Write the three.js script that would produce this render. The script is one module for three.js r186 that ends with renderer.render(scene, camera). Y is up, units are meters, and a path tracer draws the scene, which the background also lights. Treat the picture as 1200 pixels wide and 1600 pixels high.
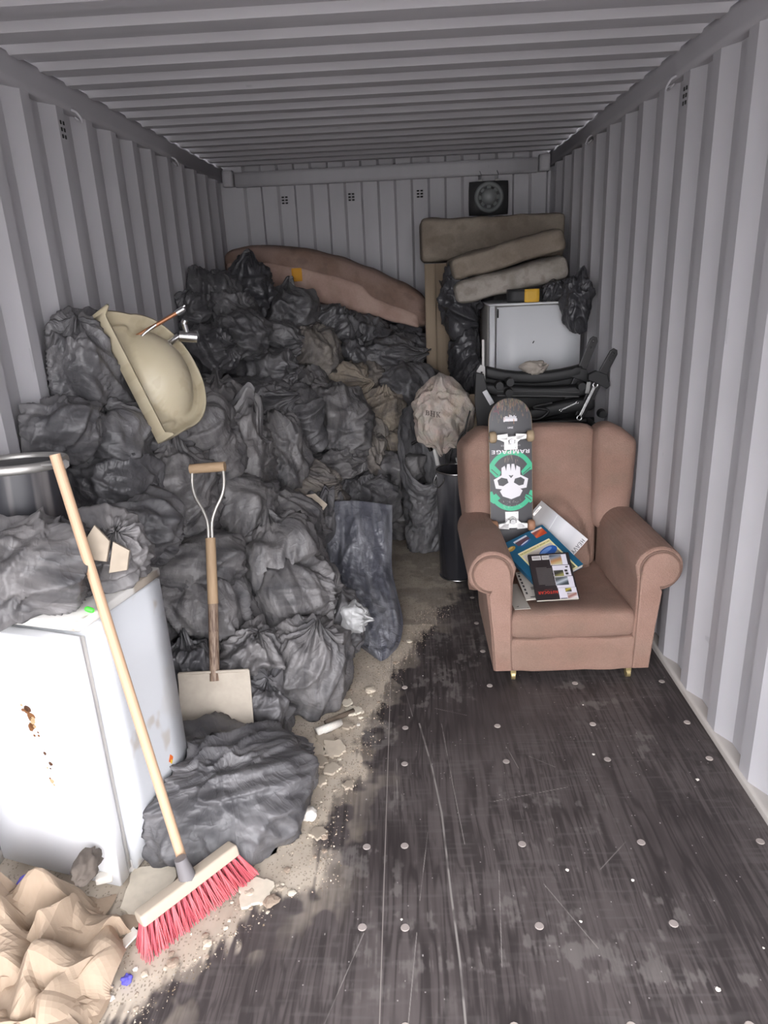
import * as THREE from 'three';
import { ImprovedNoise } from 'three/addons/math/ImprovedNoise.js';
import { mergeGeometries } from 'three/addons/utils/BufferGeometryUtils.js';

// ---------------------------------------------------------------- camera, sky, exposure
const scene = new THREE.Scene();
const renderer = new THREE.WebGLRenderer({ antialias: true });
renderer.toneMapping = THREE.LinearToneMapping;
renderer.toneMappingExposure = 1.92;
renderer.shadowMap.enabled = true;
const camera = new THREE.PerspectiveCamera(71.73, 1200 / 1600, 0.05, 200);
camera.position.set(0.1138, 1.6547, 5.603);
camera.rotation.order = 'YXZ';
camera.rotation.set(-0.33092, 0.04166, -0.04611);
// an even overcast sky: the only light, and it comes in through the open door end behind the camera
{
  const w = 64, h = 32, d = new Float32Array(w * h * 4);
  for (let y = 0; y < h; y++) for (let x = 0; x < w; x++) { const el = ((y + 0.5) / h - 0.5) * Math.PI, k = 0.92 + 0.16 * Math.max(0, Math.sin(el)), o = (y * w + x) * 4; d[o] = 5.75 * k; d[o + 1] = 5.7 * k; d[o + 2] = 5.9 * k; d[o + 3] = 1; }
  const sky = new THREE.DataTexture(d, w, h, THREE.RGBAFormat, THREE.FloatType); sky.mapping = THREE.EquirectangularReflectionMapping; sky.magFilter = THREE.LinearFilter; sky.needsUpdate = true;
  scene.background = sky; scene.environment = sky;
}

// ---------------------------------------------------------------- helpers
const V3 = THREE.Vector3;
const noise = new ImprovedNoise();
const N3 = (x, y, z) => noise.noise(x, y, z);
function rng(seed) { let s = (seed * 2654435761) >>> 0 || 1; return () => { s ^= s << 13; s >>>= 0; s ^= s >>> 17; s ^= s << 5; s >>>= 0; return s / 4294967296; }; }
const rnd = rng(77);
const clamp = (x, a, b) => Math.min(b, Math.max(a, x));
const sm = (a, b, x) => { const t = clamp((x - a) / (b - a), 0, 1); return t * t * (3 - 2 * t); };
const lerp = (a, b, t) => a + (b - a) * t;
const lin = (r, g, b) => new THREE.Color().setRGB(r, g, b);

const taken = new Map();
function numbered(n) { const k = taken.get(n) ?? 0; taken.set(n, k + 1); return k ? n + '_' + String(k).padStart(3, '0') : n; }
function tag(o, label, category, group, kind) { o.userData.label = label; o.userData.category = category; if (group) o.userData.group = group; if (kind) o.userData.kind = kind; return o; }
function thing(name, label, category, [x, y, z] = [0, 0, 0], group, kind) {
  const o = new THREE.Group(); o.name = numbered(name); o.position.set(x, y, z); scene.add(o);
  return tag(o, label, category, group, kind);
}
function part(parent, name, geo, mat, pos, rot) {
  const m = new THREE.Mesh(geo, mat); m.name = parent === scene ? numbered(name) : name; m.castShadow = m.receiveShadow = true;
  if (pos) m.position.set(...pos); if (rot) m.rotation.set(...rot);
  parent.add(m); return m;
}
const solo = (name, geo, mat, pos, label, category, group, kind) => tag(part(scene, name, geo, mat, pos), label, category, group, kind);

// normals smoothed over coincident vertices (uv seams kept)
function smoothNormals(g, q = 1e4) {
  g.computeVertexNormals();
  const p = g.attributes.position, n = g.attributes.normal, acc = new Map(), key = (i) => Math.round(p.getX(i) * q) + ',' + Math.round(p.getY(i) * q) + ',' + Math.round(p.getZ(i) * q);
  const keys = [];
  for (let i = 0; i < p.count; i++) { const k = key(i); keys.push(k); const a = acc.get(k) ?? acc.set(k, [0, 0, 0]).get(k); a[0] += n.getX(i); a[1] += n.getY(i); a[2] += n.getZ(i); }
  for (let i = 0; i < p.count; i++) { const a = acc.get(keys[i]), l = Math.hypot(...a) || 1; n.setXYZ(i, a[0] / l, a[1] / l, a[2] / l); }
  return g;
}
function deform(g, fn) { const p = g.attributes.position, v = new V3(); for (let i = 0; i < p.count; i++) { v.fromBufferAttribute(p, i); fn(v); p.setXYZ(i, v.x, v.y, v.z); } p.needsUpdate = true; return smoothNormals(g); }
// upholstery block: subdivided box with rounded edges, uv in metres
function softBox(w, h, d, r, n = [12, 12, 12], fn) {
  const g = new THREE.BoxGeometry(w, h, d, ...n), p = g.attributes.position, nn = g.attributes.normal, uv = g.attributes.uv, H = [w / 2, h / 2, d / 2];
  const rm = (x, hh) => { const s = x / hh, a = Math.abs(s); return Math.sign(s) * hh * (1 - Math.pow(Math.max(0, 1 - a), 1.7)); };
  for (let i = 0; i < p.count; i++) {
    let v = [p.getX(i), p.getY(i), p.getZ(i)].map((x, k) => rm(x, H[k]));
    const N = [nn.getX(i), nn.getY(i), nn.getZ(i)].map(Math.abs);
    if (N[0] > 0.5) uv.setXY(i, v[2], v[1]); else if (N[1] > 0.5) uv.setXY(i, v[0], v[2]); else uv.setXY(i, v[0], v[1]);
    const q = v.map((x, k) => clamp(x, -(H[k] - r), H[k] - r)), dd = v.map((x, k) => x - q[k]), l = Math.hypot(...dd);
    if (l > 1e-9) v = q.map((x, k) => x + dd[k] / l * r);
    p.setXYZ(i, ...v);
  }
  return fn ? deform(g, fn) : smoothNormals(g);
}
function box(w, h, d, r = 0.004) { return softBox(w, h, d, Math.min(r, w / 2.1, h / 2.1, d / 2.1), [3, 3, 3]); }
// box with plain corners moved to (x,y,z)
function bx(w, h, d, x = 0, y = 0, z = 0) { return new THREE.BoxGeometry(w, h, d).translate(x, y, z); }
function rod(a, b, r, r2 = r, seg = 14) {
  a = new V3(...a); b = new V3(...b); const d = b.clone().sub(a), g = new THREE.CylinderGeometry(r2, r, d.length(), seg);
  g.applyQuaternion(new THREE.Quaternion().setFromUnitVectors(new V3(0, 1, 0), d.clone().normalize())); const m = a.add(b).multiplyScalar(0.5);
  return g.translate(m.x, m.y, m.z);
}
const tube = (pts, r, n = 40, s = 10, closed = false) => new THREE.TubeGeometry(new THREE.CatmullRomCurve3(pts.map((p) => new V3(...p)), closed), n, r, s, closed);
function merge(gs) { return mergeGeometries(gs.map((g) => { const x = g.index ? g.toNonIndexed() : g; for (const k of Object.keys(x.attributes)) if (!['position', 'normal', 'uv'].includes(k)) x.deleteAttribute(k); return x; })); }
function extrude(pts, depth, bevel = 0, holes = []) {
  const s = new THREE.Shape(pts.map((p) => new THREE.Vector2(...p)));
  for (const h of holes) { const path = new THREE.Path(); path.absarc(h[0], h[1], h[2], 0, Math.PI * 2, true); s.holes.push(path); }
  return new THREE.ExtrudeGeometry(s, { depth, bevelEnabled: bevel > 0, bevelThickness: bevel, bevelSize: bevel, bevelSegments: 3, curveSegments: 16 });
}
// set an object's frame from three axes
function frame(o, origin, ux, uy, uz) { o.matrixAutoUpdate = true; const m = new THREE.Matrix4().makeBasis(ux, uy, uz); o.quaternion.setFromRotationMatrix(m); o.position.copy(origin); return o; }

// ---------------------------------------------------------------- computed textures
const hash2 = (x, y, s) => { let h = (x * 374761393 + y * 668265263 + s * 974634757) | 0; h = Math.imul(h ^ (h >>> 13), 1274126177); h ^= h >>> 16; return (h >>> 0) / 4294967296; };
function vn(x, y, px, py, s = 0) { // value noise, repeats after px, py cells
  const xi = Math.floor(x), yi = Math.floor(y), fx = x - xi, fy = y - yi, u = fx * fx * (3 - 2 * fx), v = fy * fy * (3 - 2 * fy), m = (a, n) => ((a % n) + n) % n;
  const x0 = m(xi, px), x1 = m(xi + 1, px), y0 = m(yi, py), y1 = m(yi + 1, py);
  return lerp(lerp(hash2(x0, y0, s), hash2(x1, y0, s), u), lerp(hash2(x0, y1, s), hash2(x1, y1, s), u), v);
}
function fbm(u, v, fx, fy, oct, s) { let a = 0, w = 0.5, t = 0; for (let i = 0; i < oct; i++) { a += w * vn(u * fx, v * fy, fx, fy, s + i * 17); t += w; w *= 0.5; fx *= 2; fy *= 2; } return a / t; }
const srgb = (x) => 255 * (x <= 0.0031308 ? 12.92 * x : 1.055 * Math.pow(x, 1 / 2.4) - 0.055);
function colourTex(w, h, fn, rep) { // fn -> linear rgb
  const d = new Uint8Array(w * h * 4);
  for (let y = 0; y < h; y++) for (let x = 0; x < w; x++) { const c = fn(x / w, y / h), o = (y * w + x) * 4; d[o] = srgb(clamp(c[0], 0, 1)); d[o + 1] = srgb(clamp(c[1], 0, 1)); d[o + 2] = srgb(clamp(c[2], 0, 1)); d[o + 3] = 255; }
  const t = new THREE.DataTexture(d, w, h); t.colorSpace = THREE.SRGBColorSpace; return fin(t, rep);
}
function greyTex(w, h, fn, rep) {
  const d = new Uint8Array(w * h * 4);
  for (let y = 0; y < h; y++) for (let x = 0; x < w; x++) { const c = clamp(fn(x / w, y / h), 0, 1) * 255, o = (y * w + x) * 4; d[o] = d[o + 1] = d[o + 2] = c; d[o + 3] = 255; }
  return fin(new THREE.DataTexture(d, w, h), rep);
}
function fin(t, rep) { t.wrapS = t.wrapT = THREE.RepeatWrapping; t.magFilter = THREE.LinearFilter; t.minFilter = THREE.LinearMipmapLinearFilter; t.generateMipmaps = true; if (rep) t.repeat.set(...rep); t.needsUpdate = true; return t; }
function canvasTex(w, h, draw) {
  const c = document.createElement('canvas'); c.width = w; c.height = h; draw(c.getContext('2d'), w, h);
  const t = new THREE.CanvasTexture(c); t.colorSpace = THREE.SRGBColorSpace; t.magFilter = THREE.LinearFilter; return t;
}
const mix3 = (a, b, t) => [lerp(a[0], b[0], t), lerp(a[1], b[1], t), lerp(a[2], b[2], t)];
const std = (o) => new THREE.MeshStandardMaterial(o);
const phys = (o) => new THREE.MeshPhysicalMaterial(o);

// ---------------------------------------------------------------- materials of the container
const paintTex = colourTex(512, 512, (u, v) => {
  const a = fbm(u, v, 6, 6, 4, 3), b = fbm(u, v, 40, 10, 3, 9), sc = vn(u * 90, v * 14, 90, 14, 5) > 0.985 ? 0.12 : 0;
  const k = 0.92 + 0.1 * (a - 0.5) + 0.07 * (b - 0.5) - sc;
  return [0.465 * k, 0.455 * k, 0.475 * k];
}, [0.5, 0.5]);
const paint = std({ map: paintTex, roughness: 0.62, name: 'grey container paint' });
const paintPlain = std({ color: lin(0.43, 0.42, 0.44), roughness: 0.62 });
const paintBack = paint;
const darkHole = std({ color: lin(0.02, 0.02, 0.02), roughness: 0.9 });
const dustyEdge = std({ color: lin(0.48, 0.45, 0.42), roughness: 0.9 });

const L = 5.9, PITCH = 0.2645, W = 1.175, DEEP = 0.036, H = 2.39;
function sideProfile(s) { // plan outline of a corrugated side wall: [z, x]
  const inn = []; const z0 = 0.277 - PITCH * 2;
  inn.push([-0.07, s * W]);
  for (let k = 0; k < 25; k++) {
    const zc = z0 + PITCH * k;
    for (const [z, o] of [[zc - 0.1665 + 0.034, DEEP], [zc - 0.1665 + 0.068, 0], [zc - 0.034, 0], [zc + 0.034, DEEP]]) if (z > 0.02 && z < L - 0.02) inn.push([z, s * (W + o)]);
  }
  inn.push([L, s * W]);
  return inn;
}
function sideWall(s, name, label) {
  const root = thing(name, label, 'wall', [0, 0, 0], null, 'structure');
  const inn = sideProfile(s), out = inn.map(([z, x]) => [z, x + s * 0.005]).reverse();
  let g = extrude([...inn, ...out], 2.35);
  g.applyMatrix4(new THREE.Matrix4().makeBasis(new V3(0, 0, 1), new V3(1, 0, 0), new V3(0, 1, 0)));
  part(root, 'corrugated_sheet', g, paint);
  // louvre slots punched near the top rail, and the bent lashing hook above them
  for (let r = 0; r < 3; r++) for (let c = 0; c < 2; c++) part(root, 'vent_slot', box(0.004, 0.014, 0.012, 0.0015), darkHole, [s * (W - 0.0005), 2.235 - r * 0.024, 2.578 + c * 0.024]);
  for (const hz of [2.47, 1.2]) part(root, 'lashing_hook', tube([[s * 1.18, 2.30, hz + 0.02], [s * 1.15, 2.285, hz + 0.03], [s * 1.14, 2.26, hz + 0.01], [s * 1.16, 2.262, hz - 0.02], [s * 1.182, 2.28, hz - 0.03]], 0.005, 24, 8), paintPlain);
  return root;
}
sideWall(-1, 'wall_left', 'grey painted corrugated steel wall on the left of the container');
sideWall(1, 'wall_right', 'grey painted corrugated steel wall on the right beside the armchair');
{ // back wall
  const root = thing('wall_back', 'corrugated steel end wall at the dark back of the container', 'wall', [0, 0, 0], null, 'structure');
  const inn = [[-1.25, 0]];
  for (let k = 0; k < 19; k++) { const x = -1.025 + 0.1215 * k, a = k % 2 ? -0.03 : 0, b = k % 2 ? 0 : -0.03; if (x < 1.2) inn.push([x - 0.009, a], [x + 0.009, b]); }
  inn.push([1.25, inn[inn.length - 1][1]]);
  const out = inn.map(([x, z]) => [x, z - 0.006]).reverse();
  const g = extrude([...inn, ...out].map(([x, z]) => [x, -z]), 2.42).applyMatrix4(new THREE.Matrix4().makeBasis(new V3(1, 0, 0), new V3(0, 0, -1), new V3(0, 1, 0)));
  part(root, 'corrugated_sheet', g, paintBack);
  part(root, 'header_beam', box(2.16, 0.1, 0.06, 0.006), paintBack, [0, 2.3, 0.03]);
  for (const s of [-1, 1]) part(root, 'corner_block', box(0.075, 0.11, 0.08, 0.006), paintBack, [s * 1.127, 2.31, 0.04]);
  for (const [vx, vy] of [[-0.738, 2.156], [-0.251, 2.155], [0.246, 2.154]]) for (let r = 0; r < 3; r++) for (let c = 0; c < 2; c++) part(root, 'vent_slot', box(0.018, 0.01, 0.006, 0.002), darkHole, [vx - 0.013 + c * 0.026, vy + 0.02 - r * 0.02, 0.0015]);
}
{ // ceiling: cross ribs every 0.21 m
  const pr = [[-0.08, 0]], q = 0.2105;
  for (let k = -2; k < 27; k++) { const z = 0.416 + q * k; for (const [a, b] of [[z - 0.1, 0], [z - 0.075, -0.022], [z - 0.012, -0.022], [z + 0.014, 0]]) if (a > 0.01 && a < L - 0.01) pr.push([a, b]); }
  pr.push([L, 0]);
  const up = pr.map(([z, y]) => [z, y + 0.006]).reverse();
  const g = extrude([...pr, ...up].map(([z, y]) => [-z, y]), 2.43).applyMatrix4(new THREE.Matrix4().makeBasis(new V3(0, 0, -1), new V3(0, 1, 0), new V3(1, 0, 0)));
  g.translate(-1.215, H + 0.008, 0);
  const root = thing('ceiling', 'grey ribbed steel roof of the container', 'ceiling', [0, 0, 0], null, 'structure');
  part(root, 'roof_sheet', g, paint);
}
for (const s of [-1, 1]) {
  const n = s < 0 ? 0 : 1;
  solo('trim_' + (1 + n), box(0.06, 0.1, L + 0.08, 0.006), paintPlain, [s * 1.198, 2.338, L / 2 - 0.04], s < 0 ? 'grey roof rail along the top of the left wall' : 'grey roof rail along the top of the right wall', 'rail', null, 'structure');
  solo('trim_' + (3 + n), box(0.055, 0.03, L, 0.004), dustyEdge, [s * 1.192, 0.012, L / 2], s < 0 ? 'pale dusty floor rail along the foot of the left wall' : 'pale dusty floor rail along the foot of the right wall', 'rail', null, 'structure');
}
solo('trim_5', box(2.46, 0.12, 0.1, 0.008), paintPlain, [0, 2.35, L + 0.02], 'steel door header over the open end behind the viewer', 'header', null, 'structure');
solo('trim_6', box(2.46, 0.14, 0.1, 0.008), paintPlain, [0, -0.08, L + 0.055], 'steel door sill under the open end behind the viewer', 'sill', null, 'structure');
solo('ground', bx(60, 0.1, 60, 0, -0.2, 30), std({ color: lin(0.3, 0.29, 0.28), roughness: 0.95 }), [0, 0, L - 25], 'pale yard ground outside the open container end', 'ground', null, 'structure');

// ---------------------------------------------------------------- floor
const segd = (px, pz, a, b) => { const dx = b[0] - a[0], dz = b[1] - a[1], t = clamp(((px - a[0]) * dx + (pz - a[1]) * dz) / (dx * dx + dz * dz), 0, 1); return Math.hypot(px - a[0] - t * dx, pz - a[1] - t * dz); };
const dustEdge = [[0.42, 1.0], [0.40, 1.7], [0.30, 2.2], [0.114, 2.592], [-0.003, 2.9], [-0.075, 3.16], [-0.112, 3.4], [-0.135, 3.58], [-0.206, 3.75], [-0.197, 4.05], [-0.306, 4.08], [-0.374, 4.14], [-0.447, 4.24], [-0.577, 4.35], [-0.65, 4.5], [-0.7, 4.7]];
function dustSide(x, z) { // signed distance to the outline of the spilt dust, positive inside
  let d = 1e9, ex = dustEdge[0][0];
  for (let i = 0; i + 1 < dustEdge.length; i++) { const a = dustEdge[i], b = dustEdge[i + 1]; d = Math.min(d, segd(x, z, a, b)); if (z >= a[1] && z < b[1]) ex = lerp(a[0], b[0], (z - a[1]) / (b[1] - a[1])); }
  if (z > 4.7) return -1;
  return x < ex ? d : -d;
}
const scratches = [
  [[0.115, 3.296], [0.155, 3.555], [0.177, 3.77], [0.188, 4.088], [0.197, 4.28], [0.2, 4.6]], [[0.426, 3.44], [0.453, 3.563]], [[0.2, 3.3], [0.22, 3.62], [0.24, 3.9]], [[0.35, 3.72], [0.6, 3.66]], [[0.62, 4.0], [0.72, 3.9]],
  [[0.05, 3.0], [0.09, 3.25]], [[0.33, 4.0], [0.3, 4.3]], [[0.09, 4.2], [0.06, 4.5]], [[0.03, 3.5], [0.035, 3.75]], [[0.5, 3.5], [0.58, 3.56]], [[0.13, 3.85], [0.1, 4.1]], [[-0.05, 4.2], [-0.15, 4.5]], [[0.3, 3.25], [0.18, 3.2]], [[0.45, 4.05], [0.55, 4.25]],
];
const smears = [[0.711, 4.318, 0.10, 0.06, 1], [0.62, 4.25, 0.12, 0.09, 0.6], [0.503, 4.27, 0.09, 0.07, 0.9], [0.865, 4.352, 0.07, 0.06, 1], [0.72, 3.06, 0.1, 0.04, 1], [0.8, 3.2, 0.12, 0.04, 0.6], [0.9, 3.15, 0.07, 0.05, 0.5], [0.52, 3.8, 0.3, 0.3, 0.25], [0.4, 4.2, 0.3, 0.25, 0.35], [0.05, 4.2, 0.25, 0.3, 0.3], [0.75, 4.15, 0.2, 0.2, 0.3], [0.9, 3.45, 0.12, 0.12, 0.4], [0.2, 3.05, 0.2, 0.2, 0.5], [0.3, 2.6, 0.3, 0.4, 0.5], [-0.05, 3.35, 0.09, 0.12, 1.2], [0.03, 3.72, 0.03, 0.06, 1], [-0.1, 3.95, 0.12, 0.12, 0.9]];
const FW = 2.4, FL = 5.92;
const floorTex = colourTex(2048, 2048, (u, v) => {
  const x = u * FW - 1.2, z = v * FL;
  // ply grain: broken streaks running along the container
  const wob = 0.02 * (vn(u * 5, v * 9, 5, 9, 1) - 0.5);
  const g1 = vn((u + wob) * 260, v * 46, 260, 46, 11), g2 = vn((u + wob) * 620, v * 90, 620, 90, 12), g3 = vn((u + wob * 2) * 90, v * 12, 90, 12, 13), cr = vn(u * 40, v * 700, 40, 700, 14);
  const patch = fbm(u, v, 8, 18, 4, 21), fine = vn(u * 900, v * 2000, 900, 2000, 23);
  const grain = 0.45 * g1 + 0.33 * g2 + 0.22 * g3;
  // open pores: thin dark wavy lines on a brown-grey film
  const wv = u + 0.012 * (vn(u * 7, v * 10, 7, 10, 71) - 0.5) + 0.004 * (vn(u * 24, v * 30, 24, 30, 72) - 0.5);
  const l1 = 1 - sm(0.02, 0.2, Math.abs(vn(wv * 170, v * 26, 170, 26, 73) - 0.5)), l2 = 1 - sm(0.02, 0.2, Math.abs(vn(wv * 360, v * 60, 360, 60, 74) - 0.5)), lineAmt = clamp(l1 * (0.35 + 0.65 * sm(0.25, 0.6, vn(u * 10, v * 24, 10, 24, 75))) + 0.7 * l2 * sm(0.3, 0.6, vn(u * 16, v * 30, 16, 30, 76)), 0, 1);
  let c = mix3([0.047, 0.038, 0.0375], [0.096, 0.081, 0.079], sm(0.3, 0.72, grain * 0.3 + patch * 0.72));
  c = mix3(c, [0.018, 0.0138, 0.0138], lineAmt * 0.68);
  c = mix3(c, [0.13, 0.118, 0.114], clamp(sm(0.6, 0.9, cr) * 0.28 * sm(0.35, 0.65, patch), 0, 1));
  // grey smears and shoe prints of plaster powder, broken up by the grain
  let s = 0;
  for (const [sx, sz, rx, rz, k] of smears) { const q = ((x - sx) / rx) ** 2 + ((z - sz) / rz) ** 2; if (q < 1) s = Math.max(s, k * (1 - q)); }
  const lump = fbm(u, v, 30, 72, 3, 31);
  c = mix3(c, [0.19, 0.172, 0.163], s > 0 ? 0.5 * sm(0.0, 0.5, s * 0.75 + (fbm(u, v, 70, 160, 4, 81) - 0.5) * 2.4 + (grain - 0.5) * 1.2 - 0.4) * sm(0, 0.25, s) : 0);
  // spilt plaster dust with a ragged outline
  const ds = dustSide(x, z) + 0.025 + 0.13 * (fbm(u, v, 26, 60, 4, 41) - 0.5) + 0.04 * (g1 - 0.5);
  let dk = sm(-0.012, 0.03, ds) * (0.75 + 0.3 * lump) + 0.35 * sm(-0.16, 0.02, ds) * sm(0.5, 0.62, lump);
  const back = z < 2.5 ? 0.55 : 1;
  c = mix3(c, mix3([0.44, 0.37, 0.29], [0.6, 0.53, 0.44], fbm(u, v, 40, 90, 3, 43)), clamp(dk * back, 0, 0.95));
  if (ds > 0 && hash2(Math.floor(x * 260), Math.floor(z * 260), 5) > 0.93) c = mix3(c, [0.12, 0.095, 0.07], 0.6);
  // white specks and fine scratches
  if (hash2(Math.floor(x * 330), Math.floor(z * 330), 7) > 0.9991) c = mix3(c, [0.5, 0.47, 0.45], 0.8);
  let sd = 9, wd = 0.0016;
  if (x > -0.2 && x < 0.75 && z > 2.9) for (const line of scratches) for (let i = 0; i + 1 < line.length; i++) sd = Math.min(sd, segd(x, z, line[i], line[i + 1]) * (line === scratches[0] ? 0.8 : 2.2));
  if (sd < wd * 2) c = mix3(c, [0.26, 0.24, 0.225], (1 - sm(wd * 0.7, wd * 2, sd)) * (0.35 + 0.65 * sm(0.25, 0.5, vn(u * 60, v * 140, 60, 140, 51))));
  return c;
});
const floorBump = greyTex(1024, 1024, (u, v) => { const wob = 0.02 * (vn(u * 5, v * 9, 5, 9, 1) - 0.5); return 0.6 * vn((u + wob) * 260, v * 46, 260, 46, 11) + 0.4 * vn((u + wob) * 512, v * 90, 512, 90, 12); });
const ply = std({ map: floorTex, bumpMap: floorBump, bumpScale: 0.0012, roughness: 0.66, name: 'dusty brown container plywood' });
{
  const root = thing('floor', 'dark brown scratched plywood container floor with plaster dust', 'floor', [0, 0, 0], null, 'structure');
  const zs = [0, 1.0, 3.425, L];
  for (const s of [-1, 1]) for (let i = 0; i < 3; i++) {
    const w = 1.2 - 0.0015, l = zs[i + 1] - zs[i] - 0.003, g = bx(w, 0.028, l, s * (0.0015 + w / 2), -0.014, (zs[i] + zs[i + 1]) / 2), p = g.attributes.position, uv = g.attributes.uv;
    for (let k = 0; k < p.count; k++) uv.setXY(k, (p.getX(k) + 1.2) / FW, p.getZ(k) / FL);
    part(root, 'plywood_sheet', g, ply);
  }
  part(root, 'joint_filler', bx(0.006, 0.02, L, 0, -0.0115, L / 2), std({ color: lin(0.3, 0.27, 0.25), roughness: 0.95 }));
  part(root, 'subfloor', bx(2.42, 0.03, L, 0, -0.045, L / 2), darkHole);
  const scr = new THREE.CylinderGeometry(0.0105, 0.0125, 0.0022, 12), sm_ = [std({ color: lin(0.42, 0.37, 0.34), roughness: 0.75 }), std({ color: lin(0.33, 0.29, 0.27), roughness: 0.8 })];
  for (const z of [4.184, 3.905, 3.528, 3.322, 3.048, 2.77, 2.5, 2.22]) for (const x of [-0.055, 0.061, 0.413, 0.765, 1.115]) { if (z < 3 && (x < 0.1 || x > 0.5)) continue; if (x < 0 && z < 3.8) continue; part(root, 'screw_head', scr, sm_[(rnd() * 2) | 0], [x + (rnd() - 0.5) * 0.006, 0.0008, z + (rnd() - 0.5) * 0.006]); }
  for (const x of [0.31, 0.575, 0.06, 0.84]) part(root, 'screw_head', scr, sm_[0], [x, 0.0008, 4.447]);
}

// ---------------------------------------------------------------- rubbish bags
const bagBump = greyTex(512, 512, (u, v) => { // fine crinkles of thin plastic film
  const w1 = fbm(u, v, 6, 6, 2, 61) * 0.9, a = Math.abs(fbm(u + w1 * 0.12, v, 14, 7, 3, 62) - 0.5) * 2, b = Math.abs(fbm(u, v + w1 * 0.1, 9, 26, 3, 63) - 0.5) * 2, c = fbm(u, v, 50, 50, 2, 64);
  return 1 - (0.55 * Math.pow(a, 0.7) + 0.4 * Math.pow(b, 0.7)) + 0.1 * (c - 0.5);
}, [2.2, 2.2]);
function bagMaterial(dust, warm, seed, rough) {
  const film = [0.034, 0.034, 0.039], grey = mix3([0.182, 0.181, 0.192], [0.27, 0.225, 0.175], warm);
  const map = colourTex(512, 512, (u, v) => {
    const w = fbm(u, v, 5, 5, 3, seed) - 0.5, st = fbm(u + 0.1 * w, v, 40, 8, 3, seed + 5), pt = fbm(u, v, 7, 7, 4, seed + 9), fn = vn(u * 200, v * 200, 200, 200, seed + 2);
    const k = clamp(dust * (0.42 + 0.75 * sm(0.25, 0.75, pt) + 0.85 * (st - 0.45)) + 0.14 * (fn - 0.5) * dust, 0, 1);
    const spot = vn(u * 110, v * 110, 110, 110, seed + 33) > 0.985 ? 0.35 : 0;
    return mix3(mix3(film, grey, k), [0.42, 0.38, 0.34], spot * dust);
  }, [1.6, 1.6]);
  return std({ map, bumpMap: bagBump, bumpScale: 0.005, roughness: rough, name: 'bin bag film' });
}
const bagMats = [[0.12, 0.1, 100, 0.38], [0.38, 0.1, 120, 0.4], [0.52, 0.12, 140, 0.47], [0.66, 0.2, 160, 0.52], [0.8, 0.55, 180, 0.72], [0.95, 0.9, 200, 0.85]].map((a) => bagMaterial(...a));
const bagMat = (d) => bagMats[d < 0.2 ? 0 : d < 0.4 ? 1 : d < 0.52 ? 2 : d < 0.66 ? 3 : d < 0.82 ? 4 : 5];

// solid bodies that bags lie against: oriented rounded boxes {c, ax:[u,v,w], h:[..]}
const solids = [];
const solidAt = (p) => { for (const s of solids) { const dx = p.x - s.c.x, dy = p.y - s.c.y, dz = p.z - s.c.z; let m = 0; for (let k = 0; k < 3; k++) { const a = s.ax[k]; m = Math.max(m, Math.abs(dx * a.x + dy * a.y + dz * a.z) / s.h[k]); } if (m < 1) return true; } return false; };
const AX = [new V3(1, 0, 0), new V3(0, 1, 0), new V3(0, 0, 1)];

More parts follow.
